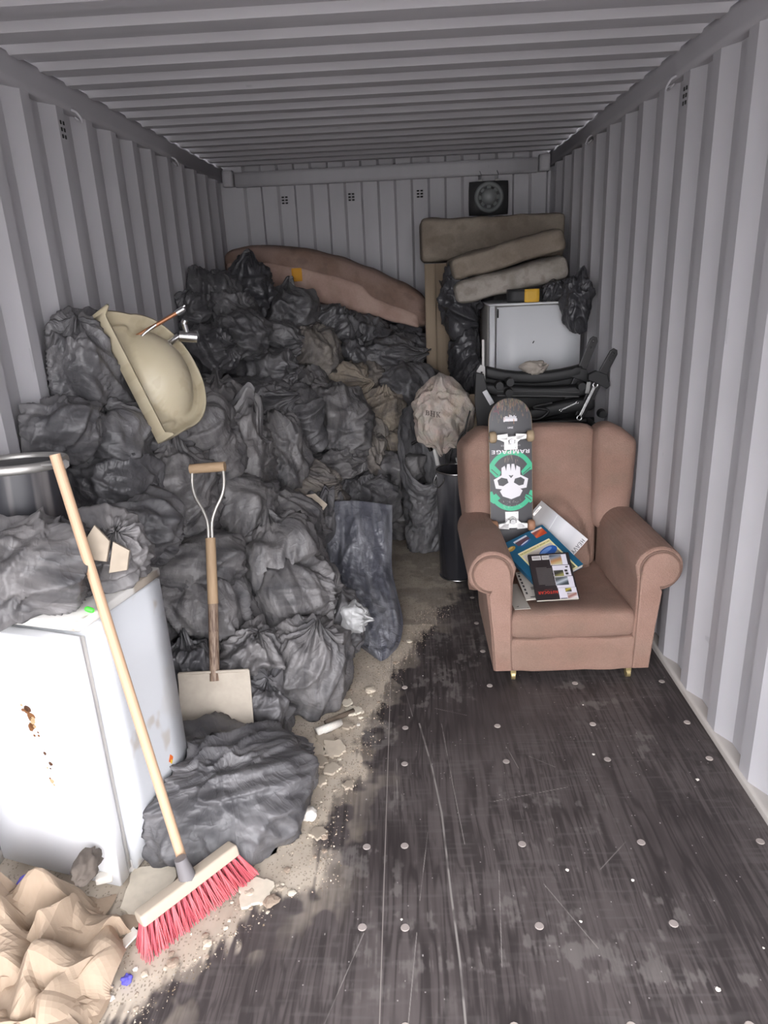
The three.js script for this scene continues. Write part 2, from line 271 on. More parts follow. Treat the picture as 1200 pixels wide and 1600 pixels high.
// a tied sack: c centre, r radii, neck direction; neighbours flatten it where they press
function sackGeometry({ c, r, neck = new V3(0, 1, 0), seed = 1, nu = 116, nv = 74, others = [], crumple = 1, tuft = 0.05, pleat = 1, floorY = 0.004, shape = 2.5 }) {
  const R = rng(seed * 7 + 3), n = neck.clone().normalize(), e1 = new V3(Math.abs(n.y) < 0.9 ? 0 : 1, Math.abs(n.y) < 0.9 ? 1 : 0, 0).cross(n).normalize(), e2 = n.clone().cross(e1);
  const so = [R() * 50, R() * 50, R() * 50], size = Math.cbrt(r[0] * r[1] * r[2]);
  const folds = []; for (let i = 0; i < 6; i++) { const d = new V3(R() - 0.5, R() - 0.5, R() - 0.5).normalize(); folds.push([d, (0.9 + R() * 2.2) / size, R() * 9]); }
  const stretch = new V3(R() - 0.5, R() - 0.5, R() - 0.5).normalize(), kp = 9 + ((R() * 7) | 0);
  const pos = [], uv = [], idx = [], d = new V3(), p = new V3(), q = new V3();
  const near = others.filter((o) => o.c.distanceTo(c) < Math.max(...o.r) + Math.max(...r) + 0.05 && o.c !== c);
  const ok = (t, R0) => {
    p.copy(d).multiplyScalar(t * R0).add(c);
    if (p.x < -1.171 || p.x > 1.171 || p.z < 0.01) return false;
    for (const o of near) { const a = (p.x - o.c.x) / o.r[0], b = (p.y - o.c.y) / o.r[1], e = (p.z - o.c.z) / o.r[2]; if (Math.sqrt(a * a + b * b + e * e) < t) return false; }
    return !solids.length || !solidAt(p);
  };
  for (let j = 0; j <= nv; j++) {
    const th = Math.PI * Math.pow(j / nv, 1.12), ct = Math.cos(th), st = Math.sin(th);
    for (let i = 0; i <= nu; i++) {
      const ph = (i % nu) / nu * Math.PI * 2;
      d.copy(n).multiplyScalar(ct).addScaledVector(e1, st * Math.cos(ph)).addScaledVector(e2, st * Math.sin(ph));
      const R0 = 1 / Math.pow(Math.abs(d.x / r[0]) ** shape + Math.abs(d.y / r[1]) ** shape + Math.abs(d.z / r[2]) ** shape, 1 / shape);
      let t = 1;
      if (near.length || solids.length || c.x < -0.8 || c.x > 0.8) {
        let lo = 0.12, hi = 1, bad = false;
        for (let k = 1; k <= 12; k++) { const tt = 0.12 + 0.88 * k / 12; if (!ok(tt, R0)) { hi = tt; bad = true; break; } lo = tt; }
        if (bad) { for (let k = 0; k < 5; k++) { const m = (lo + hi) / 2; if (ok(m, R0)) lo = m; else hi = m; } t = lo * 0.985; }
      }
      // film relief: soft lumps, sharp folds, crinkles, pleats running to the tied neck
      q.copy(d).multiplyScalar(R0 * t); const along = q.dot(stretch); q.addScaledVector(stretch, -0.72 * along);
      const x = q.x + so[0], y = q.y + so[1], z = q.z + so[2], wx = N3(x * 5, y * 5, z * 5), wy = N3(x * 5 + 7, y * 5, z * 5 + 3), wz = N3(x * 5, y * 5 + 9, z * 5);
      const lf = 0.75 / size; let w = 0.24 * size * N3(x * lf, y * lf, z * lf) + 0.10 * size * N3(x * lf * 2.3 + 4, y * lf * 2.3, z * lf * 2.3);
      const X = x + 0.055 * wx, Y = y + 0.055 * wy, Z = z + 0.055 * wz;
      const rg = (f, o, k) => { const a = Math.max(0, 1 - Math.abs(N3(X * f + o, Y * f, Z * f + o)) * k); return a * a; };
      w += crumple * (0.030 * (rg(7, 0, 2.6) - 0.3) + 0.019 * (rg(14, 3, 2.6) - 0.3) * (0.45 + 0.9 * rg(4, 8, 1.6)) + 0.007 * (rg(29, 6, 2.4) - 0.3));
      for (const [fd, ff, fp] of folds) { const f = (fd.dot(q) + 0.05 * wx) * ff + fp, tri = Math.abs(f - Math.floor(f) - 0.5) * 2; w += crumple * 0.007 * (tri - 0.5); }
      const nk = Math.exp(-th / 0.55), pl = Math.sin(ph * kp + 2.5 * wy + th * 1.5) + 0.5 * Math.sin(ph * (kp * 2 + 1) + 3 * wx);
      w += pleat * (0.009 * Math.exp(-th / 0.8)) * pl;
      const press = t < 1 ? 0.7 : 1;                       // pressed faces are smoother
      let rad = R0 * t * (1 - 0.08 * nk * Math.exp(-(((th - 0.34) / 0.14) ** 2)) - 0.05 * sm(0.5, 0.1, th)) + w * press;
      if (tuft) rad += tuft * Math.exp(-((th / 0.15) ** 2)) * (0.55 + 0.45 * Math.cos(ph * 2 + so[0])) * (1 + 0.5 * pl * sm(0, 0.1, th));
      p.copy(d).multiplyScalar(Math.max(rad, 0.02)).add(c);
      p.y = Math.max(p.y, floorY); p.x = clamp(p.x, -1.172, 1.172); p.z = Math.max(p.z, 0.008);
      pos.push(p.x - c.x, p.y - c.y, p.z - c.z); uv.push(i / nu * Math.PI * 2 * size, th * size);
    }
  }
  const row = nu + 1;
  for (let j = 0; j < nv; j++) for (let i = 0; i < nu; i++) { const a = j * row + i, b = a + 1, e = a + row, f = e + 1; if (j > 0) idx.push(a, e, b); if (j < nv - 1) idx.push(b, e, f); }
  const g = new THREE.BufferGeometry(); g.setAttribute('position', new THREE.Float32BufferAttribute(pos, 3)); g.setAttribute('uv', new THREE.Float32BufferAttribute(uv, 2)); g.setIndex(idx);
  return smoothNormals(g);
}
const NECK = { u: [0.15, 1, 0.1], d: [0.1, -0.7, 0.75], l: [-1, 0.35, 0.4], r: [1, 0.3, 0.45], f: [0, 0.25, 1] };

// ---------------------------------------------------------------- large fridge, front left
const whiteEnamel = std({ color: lin(0.74, 0.75, 0.77), roughness: 0.38, name: 'white enamel' });
const whiteSide = std({ map: colourTex(256, 512, (u, v) => { const d = fbm(u, v, 8, 5, 4, 301), k = sm(0.62, 0.8, d), r = sm(0.7, 0.8, fbm(u, v, 14, 9, 3, 305)); return mix3(mix3([0.66, 0.68, 0.71], [0.56, 0.55, 0.53], k * 0.5), [0.42, 0.33, 0.22], r * 0.45); }, [1, 1]), roughness: 0.45 });
const gasket = std({ color: lin(0.55, 0.54, 0.52), roughness: 0.7 });
const topDirty = std({ map: colourTex(256, 256, (u, v) => { const d = fbm(u, v, 7, 7, 4, 311); return mix3([0.62, 0.61, 0.58], [0.36, 0.31, 0.26], sm(0.5, 0.66, d)); }, [2, 2]), roughness: 0.75 });
const FS = new V3(0.1, 0, -0.363).normalize(), FR = new V3(-FS.z, 0, FS.x); // depth direction, right direction (front seen from camera)
{
  const w = 0.425, d = 0.40, h = 0.85, corner = new V3(-0.745, 0, 4.075);
  const o = corner.clone().addScaledVector(FR, -w / 2).addScaledVector(FS, d / 2);
  const f = thing('fridge', 'large white fridge with rust spots, front left under a torn bag', 'fridge', [o.x, 0, o.z]);
  f.rotation.y = Math.atan2(FR.z, FR.x) * -1;
  part(f, 'cabinet', box(w, h - 0.05, d - 0.075, 0.01), whiteSide, [0, (h - 0.05) / 2 + 0.015, -0.0375]);
  part(f, 'worktop', box(w + 0.004, 0.032, d - 0.04, 0.008), topDirty, [0, h - 0.016, -0.02]);
  const door = part(f, 'door', box(w, h - 0.06, 0.055, 0.014), whiteEnamel, [0, (h - 0.06) / 2 + 0.022, d / 2 - 0.0275]);
  part(f, 'door_gasket', box(w - 0.02, h - 0.09, 0.016, 0.004), gasket, [0, (h - 0.06) / 2 + 0.022, d / 2 - 0.062]);
  part(f, 'plinth', box(w - 0.03, 0.05, d - 0.1, 0.004), gasket, [0, 0.025, -0.02]);
  const rust = [std({ color: lin(0.2, 0.085, 0.03), roughness: 0.95 }), std({ color: lin(0.09, 0.04, 0.02), roughness: 0.95 }), std({ color: lin(0.5, 0.36, 0.2), roughness: 0.9 })], R = rng(5);
  for (let i = 0; i < 26; i++) { // flaked rust blisters on the door
    const t = R(), rx = 0.04 + (t - 0.5) * 0.05 + (R() - 0.5) * 0.03, ry = 0.62 - 0.3 * t * t - R() * 0.05, rr = 0.003 + R() * R() * 0.013;
    part(door, 'rust_spot', deform(new THREE.CircleGeometry(rr, 9), (v) => { v.multiplyScalar(1 + 0.5 * N3(v.x * 300 + i, v.y * 300, 1)); }), rust[(R() * 3) | 0], [rx, ry - (h - 0.06) / 2 - 0.022, 0.0283]);
  }
  const st = part(f, 'warning_sticker', extrude([[0, 0.018], [0.012, 0], [0, -0.018], [-0.012, 0]], 0.0006), std({ color: lin(0.75, 0.16, 0.03), roughness: 0.5 }), [w / 2 + 0.0005, 0.235, -0.105], [0, Math.PI / 2, 0]);
  part(st, 'sticker_field', extrude([[0, -0.001], [0.006, -0.009], [0, -0.017], [-0.006, -0.009]], 0.0004), std({ color: lin(0.75, 0.55, 0.05), roughness: 0.5 }), [0, 0, 0.0006]);
  solids.push({ c: new V3(o.x, h / 2, o.z), ax: [FR, AX[1], FS], h: [w / 2 + 0.006, h / 2 + 0.004, d / 2 + 0.006] });
}
// drum with clamp ring, standing on the back of the fridge
{
  const black = std({ map: colourTex(256, 256, (u, v) => { const k = fbm(u, v, 24, 4, 3, 321); return mix3([0.025, 0.025, 0.03], [0.13, 0.12, 0.12], sm(0.5, 0.75, k)); }, [1, 1]), roughness: 0.4 }), ring = std({ color: lin(0.45, 0.44, 0.42), roughness: 0.45, metalness: 0.8 });
  const c = [-1.025, 0.852, 3.68], dr = thing('drum', 'small black drum with metal clamp ring behind the fridge bag', 'drum', c); dr.rotation.x = -0.09;
  part(dr, 'body', new THREE.LatheGeometry([[0.001, 0], [0.118, 0], [0.124, 0.006], [0.132, 0.31], [0.128, 0.315], [0.118, 0.01], [0.001, 0.01]].map((p) => new THREE.Vector2(...p)), 40), black);
  part(dr, 'lid', new THREE.CylinderGeometry(0.125, 0.125, 0.012, 40), std({ color: lin(0.05, 0.05, 0.052), roughness: 0.5 }), [0, 0.31, 0]);
  const cr = part(dr, 'clamp_ring', new THREE.TorusGeometry(0.134, 0.009, 12, 60), ring, [0, 0.317, 0], [Math.PI / 2, 0, 0]);
  cr.scale.z = 1.5;
  part(dr, 'clamp_bolt', merge([rod([0.11, 0.322, 0.075], [0.185, 0.325, 0.085], 0.005), rod([0.178, 0.325, 0.082], [0.19, 0.325, 0.088], 0.013, 0.013, 6)]), ring);
  part(dr, 'dent_band', new THREE.TorusGeometry(0.1275, 0.004, 8, 50), black, [0, 0.1, 0], [Math.PI / 2, 0, 0]);
  solids.push({ c: new V3(c[0], 1.02, c[2]), ax: AX, h: [0.142, 0.18, 0.142] });
}

// ---------------------------------------------------------------- cream washbasin lying on the pile
{
  const cream = std({ map: colourTex(256, 256, (u, v) => { const k = fbm(u, v, 6, 6, 4, 331), s = sm(0.6, 0.75, fbm(u, v, 12, 12, 3, 333)); return mix3(mix3([0.47, 0.41, 0.28], [0.54, 0.48, 0.35], k), [0.38, 0.31, 0.2], s * 0.35); }, [2, 2]), roughness: 0.42 });
  const chrome = std({ color: lin(0.62, 0.62, 0.63), metalness: 1, roughness: 0.22 }), copper = std({ color: lin(0.42, 0.2, 0.11), metalness: 0.8, roughness: 0.45 });
  const A = new V3(-1.015, 1.523, 2.96), B = new V3(-0.821, 1.097, 3.06), C = new V3(-0.751, 1.242, 2.70), mid = A.clone().add(B).multiplyScalar(0.5);
  const u = B.clone().sub(A).normalize(), v = C.clone().sub(mid); v.addScaledVector(u, -v.dot(u)).normalize(); const n = u.clone().cross(v);
  const b = thing('washbasin', 'cream ceramic washbasin lying upside down on the bags by the left wall', 'washbasin'); frame(b, mid, u, v, n);
  // local: x along the straight back edge, y towards the round front, z out of the underside
  const hw = 0.26, dp = 0.36, half = (t) => t < 0.14 ? hw - 0.02 * (t / 0.14) ** 2 : (hw - 0.02) * Math.sqrt(Math.max(0, 1 - ((t - 0.14) / (dp - 0.14)) ** 2.2));
  const nu = 64, nv = 56, pos = [], idx = [], uv = [];
  for (let j = 0; j <= nv; j++) for (let i = 0; i <= nu; i++) {
    const tt = j / nv, s = i / nu * 2 - 1, t = dp * (1 - Math.pow(1 - tt, 1.6)), X = s * Math.max(half(t), 0.004), edge = Math.min(half(t) - Math.abs(X), dp - t, t + 0.02);
    const q = (X / 0.172) ** 2 + ((t - 0.18) / 0.125) ** 2;
    let z = q < 1 ? 0.1 * Math.pow(1 - q, 0.62) : 0;
    z += 0.012 * Math.exp(-(((q - 1.0) / 0.12) ** 2));
    z += 0.034 * (1 - sm(0.006, 0.028, Math.min(half(t) - Math.abs(X), (dp - t) * 1.2)));   // turned-down rim
    z += 0.045 * (1 - sm(0.010, 0.026, t));                                                  // back skirt
    for (const k of [-0.2, 0.2]) z += 0.02 * Math.exp(-(((X - k) / 0.008) ** 2)) * sm(0.02, 0.05, t) * (1 - sm(0.1, 0.14, t));
    pos.push(X, t, z); uv.push(X, t);
  }
  const top = pos.length / 3;
  for (let j = 0; j <= nv; j++) for (let i = 0; i <= nu; i++) { const k = (j * (nu + 1) + i) * 3, e = j === 0 || j === nv || i === 0 || i === nu; pos.push(pos[k], pos[k + 1], e ? -0.006 : pos[k + 2] - 0.016 - (pos[k + 2] > 0.05 ? 0 : 0.004)); uv.push(pos[k], pos[k + 1]); }
  const row = nu + 1;
  for (let j = 0; j < nv; j++) for (let i = 0; i < nu; i++) { const a = j * row + i; idx.push(a, a + 1, a + row, a + 1, a + row + 1, a + row, top + a, top + a + row, top + a + 1, top + a + 1, top + a + row, top + a + row + 1); }
  const seam = (a, c2) => { idx.push(a, top + a, c2, c2, top + a, top + c2); };
  for (let i = 0; i < nu; i++) { seam(i, i + 1); seam(nv * row + i + 1, nv * row + i); }
  for (let j = 0; j < nv; j++) { seam((j + 1) * row, j * row); seam(j * row + nu, (j + 1) * row + nu); }
  const g = new THREE.BufferGeometry(); g.setAttribute('position', new THREE.Float32BufferAttribute(pos, 3)); g.setAttribute('uv', new THREE.Float32BufferAttribute(uv, 2)); g.setIndex(idx); g.computeVertexNormals();
  part(b, 'bowl', g, cream);
  const loc = (x, y, z) => { const w = new V3(x, y, z).sub(mid); return [w.dot(u), w.dot(v), w.dot(n)]; };
  const p0 = loc(-0.912, 1.452, 2.85), p1 = loc(-0.724, 1.544, 2.83);
  part(b, 'copper_pipe', tube([[p0[0], p0[1], 0.0], p0, p0.map((q, i) => lerp(q, p1[i], 0.55)), p1.map((q, i) => lerp(q, p0[i], 0.12))], 0.008, 40, 10), copper);
  part(b, 'flexible_hose', tube([[p0[0] + 0.03, p0[1], 0.0], p0.map((q, i) => q + [0.012, 0.0, 0.012][i]), p1.map((q, i) => q + [-0.012, 0.012, 0][i])], 0.006, 40, 10), chrome);
  part(b, 'hose_nut', rod(p1.map((q, i) => lerp(q, p0[i], 0.16)), p1, 0.013, 0.013, 6), chrome);
  const t0 = loc(-0.786, 1.437, 2.74), t1 = loc(-0.722, 1.428, 2.72), t2 = loc(-0.76, 1.485, 2.74);
  const tap = part(b, 'tap', merge([rod(t0, t1, 0.021, 0.024, 20), rod(t0.map((q, i) => lerp(q, t1[i], 0.5)), t2, 0.01, 0.012, 14), rod(t2, t2.map((q, i) => q + (t2[i] - t0[i]) * 0.25), 0.014, 0.014, 14)]), chrome);
  part(tap, 'tap_shank', rod(t0, [t0[0] + 0.01, t0[1] - 0.03, 0.0], 0.014, 0.014), chrome);
  const cc = mid.clone().addScaledVector(v, dp / 2).addScaledVector(n, 0.0);
  solids.push({ c: cc.clone().addScaledVector(n, 0.02), ax: [u, v, n], h: [hw + 0.005, dp / 2 + 0.005, 0.035] });
  solids.push({ c: cc.clone().addScaledVector(n, 0.08), ax: [u, v, n], h: [0.17, 0.13, 0.06] });
}

// ---------------------------------------------------------------- mattress on top of the pile
const stained = (a, b, c, seed, f = 5) => std({ map: colourTex(256, 256, (u, v) => { const k = fbm(u, v, f, f, 4, seed), s = sm(0.55, 0.72, fbm(u, v, f * 2, f * 2, 3, seed + 4)), w = vn(u * 128, v * 128, 128, 128, seed + 8); return mix3(mix3(a, b, sm(0.3, 0.7, k)), c, s * 0.35).map((x) => x * (0.94 + 0.12 * w)); }, [1.4, 1.4]), roughness: 0.95 });
const pinkCloth = stained([0.36, 0.24, 0.2], [0.42, 0.3, 0.25], [0.25, 0.17, 0.13], 401), brownCloth = stained([0.2, 0.13, 0.1], [0.26, 0.18, 0.15], [0.13, 0.09, 0.07], 411), tanFoam = stained([0.2, 0.165, 0.13], [0.27, 0.23, 0.185], [0.14, 0.105, 0.075], 421), greyFoam = stained([0.25, 0.225, 0.195], [0.36, 0.325, 0.29], [0.17, 0.14, 0.12], 431, 8);
{
  const m = thing('mattress', 'bent pink and brown mattress lying across the top of the bags at the back', 'mattress', [-0.42, 1.63, 0.36]);
  // centre line and thickness along its length
  const knots = [-0.69, -0.45, -0.16, 0.06, 0.3, 0.5, 0.69], mid = [0.08, 0.075, 0.02, -0.04, -0.12, -0.2, -0.275], thk = [0.74, 0.95, 1.1, 1.12, 1.05, 0.92, 0.72];
  const along = (x, arr) => { let i = 0; while (i < knots.length - 2 && x > knots[i + 1]) i++; const t = clamp((x - knots[i]) / (knots[i + 1] - knots[i]), 0, 1); return lerp(arr[i], arr[i + 1], t * t * (3 - 2 * t) * 0.4 + t * 0.6); };
  part(m, 'brown_cover', softBox(1.38, 0.30, 0.40, 0.075, [60, 12, 12], (v) => { v.y = v.y * along(v.x, thk) + along(v.x, mid); v.z += 0.012 * N3(v.x * 5, v.y * 9, 2) - 0.12 * Math.max(0, v.y - along(v.x, mid)); v.y += 0.008 * N3(v.x * 6, v.z * 6, 7); }), brownCloth);
  part(m, 'pink_side', softBox(1.3, 0.19, 0.08, 0.038, [60, 8, 5], (v) => { const th = along(v.x, thk) * (1 - 0.35 * sm(0.25, 0.35, v.x)); v.y = v.y * th + along(v.x, mid) - 0.055 * along(v.x, thk) - 0.03 * sm(0.25, 0.35, v.x); v.z += 0.01 * N3(v.x * 6, v.y * 9, 4); }), pinkCloth, [-0.02, 0, 0.175]);
  part(m, 'yellow_tag', box(0.07, 0.085, 0.006, 0.002), std({ color: lin(0.62, 0.3, 0.03), roughness: 0.8 }), [-0.19, 0.01, 0.219]);
  solids.push({ c: new V3(-0.75, 1.68, 0.3), ax: AX, h: [0.36, 0.15, 0.2] });
  solids.push({ c: new V3(-0.2, 1.6, 0.3), ax: [new V3(0.93, -0.36, 0), new V3(0.36, 0.93, 0), AX[2]], h: [0.5, 0.15, 0.2] });
}

// ---------------------------------------------------------------- fan on the back wall
{
  const f = thing('wall_fan', 'dark square fan unit with round grey dome hung on the back wall', 'fan', [0.735, 2.097, 0.02]);
  const blk = std({ color: lin(0.03, 0.03, 0.032), roughness: 0.6 }), gr = std({ color: lin(0.17, 0.18, 0.18), roughness: 0.5 });
  part(f, 'housing', box(0.28, 0.225, 0.06, 0.01), blk, [0, 0, 0.03]);
  part(f, 'ring', new THREE.TorusGeometry(0.088, 0.016, 14, 44), gr, [0, 0.005, 0.062]);
  for (let i = 0; i < 8; i++) part(f, 'blade', box(0.055, 0.03, 0.004, 0.002), gr, [Math.cos(i * 0.785) * 0.058, 0.005 + Math.sin(i * 0.785) * 0.058, 0.064], [0.3, 0, i * 0.785]);
  part(f, 'dome', new THREE.SphereGeometry(0.055, 28, 14, 0, Math.PI * 2, 0, Math.PI / 2), std({ color: lin(0.24, 0.25, 0.25), roughness: 0.28 }), [0, 0.008, 0.058], [Math.PI / 2, 0, 0]);
  for (const x of [-0.06, 0.062]) { part(f, 'clip', box(0.036, 0.012, 0.02, 0.003), std({ color: lin(0.4, 0.39, 0.38), roughness: 0.5 }), [x, 0.116, 0.05]); part(f, 'wire', tube([[x, 0.12, 0.05], [x + 0.006, 0.15, 0.045], [x - 0.004, 0.18, 0.04]], 0.0025, 10, 6), gr); }
}

// ---------------------------------------------------------------- far right stack: board, foam slabs, tall fridge
const oldWood = std({ map: colourTex(256, 512, (u, v) => { const g = fbm(u, v, 40, 3, 3, 451), k = fbm(u, v, 5, 5, 3, 455); return mix3([0.2, 0.15, 0.1], [0.33, 0.26, 0.19], 0.6 * g + 0.4 * k); }, [1, 0.8]), roughness: 0.85 });
{
  const p = thing('wooden_board', 'tall upright wooden board standing left of the black bags at the back', 'board', [0.325, 0, 0.72]);
  part(p, 'panel', box(0.12, 1.67, 0.03, 0.004), oldWood, [0.02, 0.835, 0]);
  part(p, 'edge_batten', box(0.07, 1.67, 0.045, 0.004), oldWood, [-0.045, 0.835, 0.038]);
  solids.push({ c: new V3(0.325, 0.835, 0.735), ax: AX, h: [0.085, 0.85, 0.05] });
}
solo('foam_mattress', softBox(0.94, 0.27, 0.42, 0.035, [24, 10, 10], (v) => { v.y += 0.012 * N3(v.x * 4, v.y * 6, v.z * 4) + 0.01 * N3(v.x * 12, v.y * 12, v.z * 12) - 0.02 * sm(0, 0.47, v.x) * (v.y < 0 ? 1 : 0); if (v.z > 0.1) v.z += 0.02 * N3(v.x * 5, v.y * 14, 3); }), tanFoam, [0.70, 1.815, 0.42], 'brown stained foam mattress lying on top of the stack under the fan', 'mattress');
const slab = (w, h, d, seed) => softBox(w, h, d, 0.045, [26, 8, 12], (v) => { v.y += 0.012 * N3(v.x * 5 + seed, v.y * 5, v.z * 5) + 0.005 * N3(v.x * 22, v.y * 22, v.z * 22 + seed); v.z += 0.01 * N3(v.x * 9, v.y * 9 + seed, 2); });
{ const a = solo('foam_cushion', slab(0.68, 0.135, 0.5, 1), tanFoam, [0.725, 1.702, 0.94], 'upper of two grey brown foam cushions slanting above the tall fridge', 'cushion', 'foam cushions'); a.rotation.z = 0.225;
  const b = solo('foam_cushion', slab(0.68, 0.135, 0.5, 8), greyFoam, [0.745, 1.555, 0.955], 'lower, paler of two foam cushions slanting right above the tall fridge', 'cushion', 'foam cushions'); b.rotation.z = 0.195; }
{
  const f = thing('fridge', 'tall white fridge behind the armchair and skateboard', 'fridge', [0.865, 0, 1.07]);
  const sd = std({ color: lin(0.48, 0.46, 0.44), roughness: 0.6 }), wh = std({ color: lin(0.66, 0.67, 0.69), roughness: 0.4 });  // cabinet darker than the door: shade on the side put into its colour
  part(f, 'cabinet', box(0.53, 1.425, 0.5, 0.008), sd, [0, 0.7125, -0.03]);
  const d = part(f, 'door', box(0.49, 1.41, 0.05, 0.01), wh, [0.02, 0.71, 0.25]);
  part(f, 'door_frame', box(0.034, 1.42, 0.05, 0.004), wh, [-0.249, 0.711, 0.246]);
  part(f, 'top_panel', box(0.53, 0.012, 0.53, 0.004), wh, [0, 1.426, 0.0]);
  part(d, 'hinge', box(0.01, 0.05, 0.006, 0.002), darkHole, [-0.238, 0.67, 0.026]);
  part(d, 'scuff', box(0.006, 0.016, 0.001, 0.0004), darkHole, [-0.03, 0.5, 0.0253], [0, 0, -0.5]);
  solids.push({ c: new V3(0.865, 0.71, 1.08), ax: AX, h: [0.272, 0.73, 0.29] });
}
{
  const t = thing('tool_box', 'small yellow and black box on top of the tall fridge', 'box', [0.83, 1.433, 1.27]);
  part(t, 'case', box(0.2, 0.075, 0.09, 0.008), std({ color: lin(0.02, 0.02, 0.022), roughness: 0.6 }), [-0.02, 0.0375, -0.005]);
  part(t, 'yellow_panel', box(0.085, 0.073, 0.012, 0.003), std({ color: lin(0.65, 0.38, 0.04), roughness: 0.6 }), [0.015, 0.037, 0.044]);
}

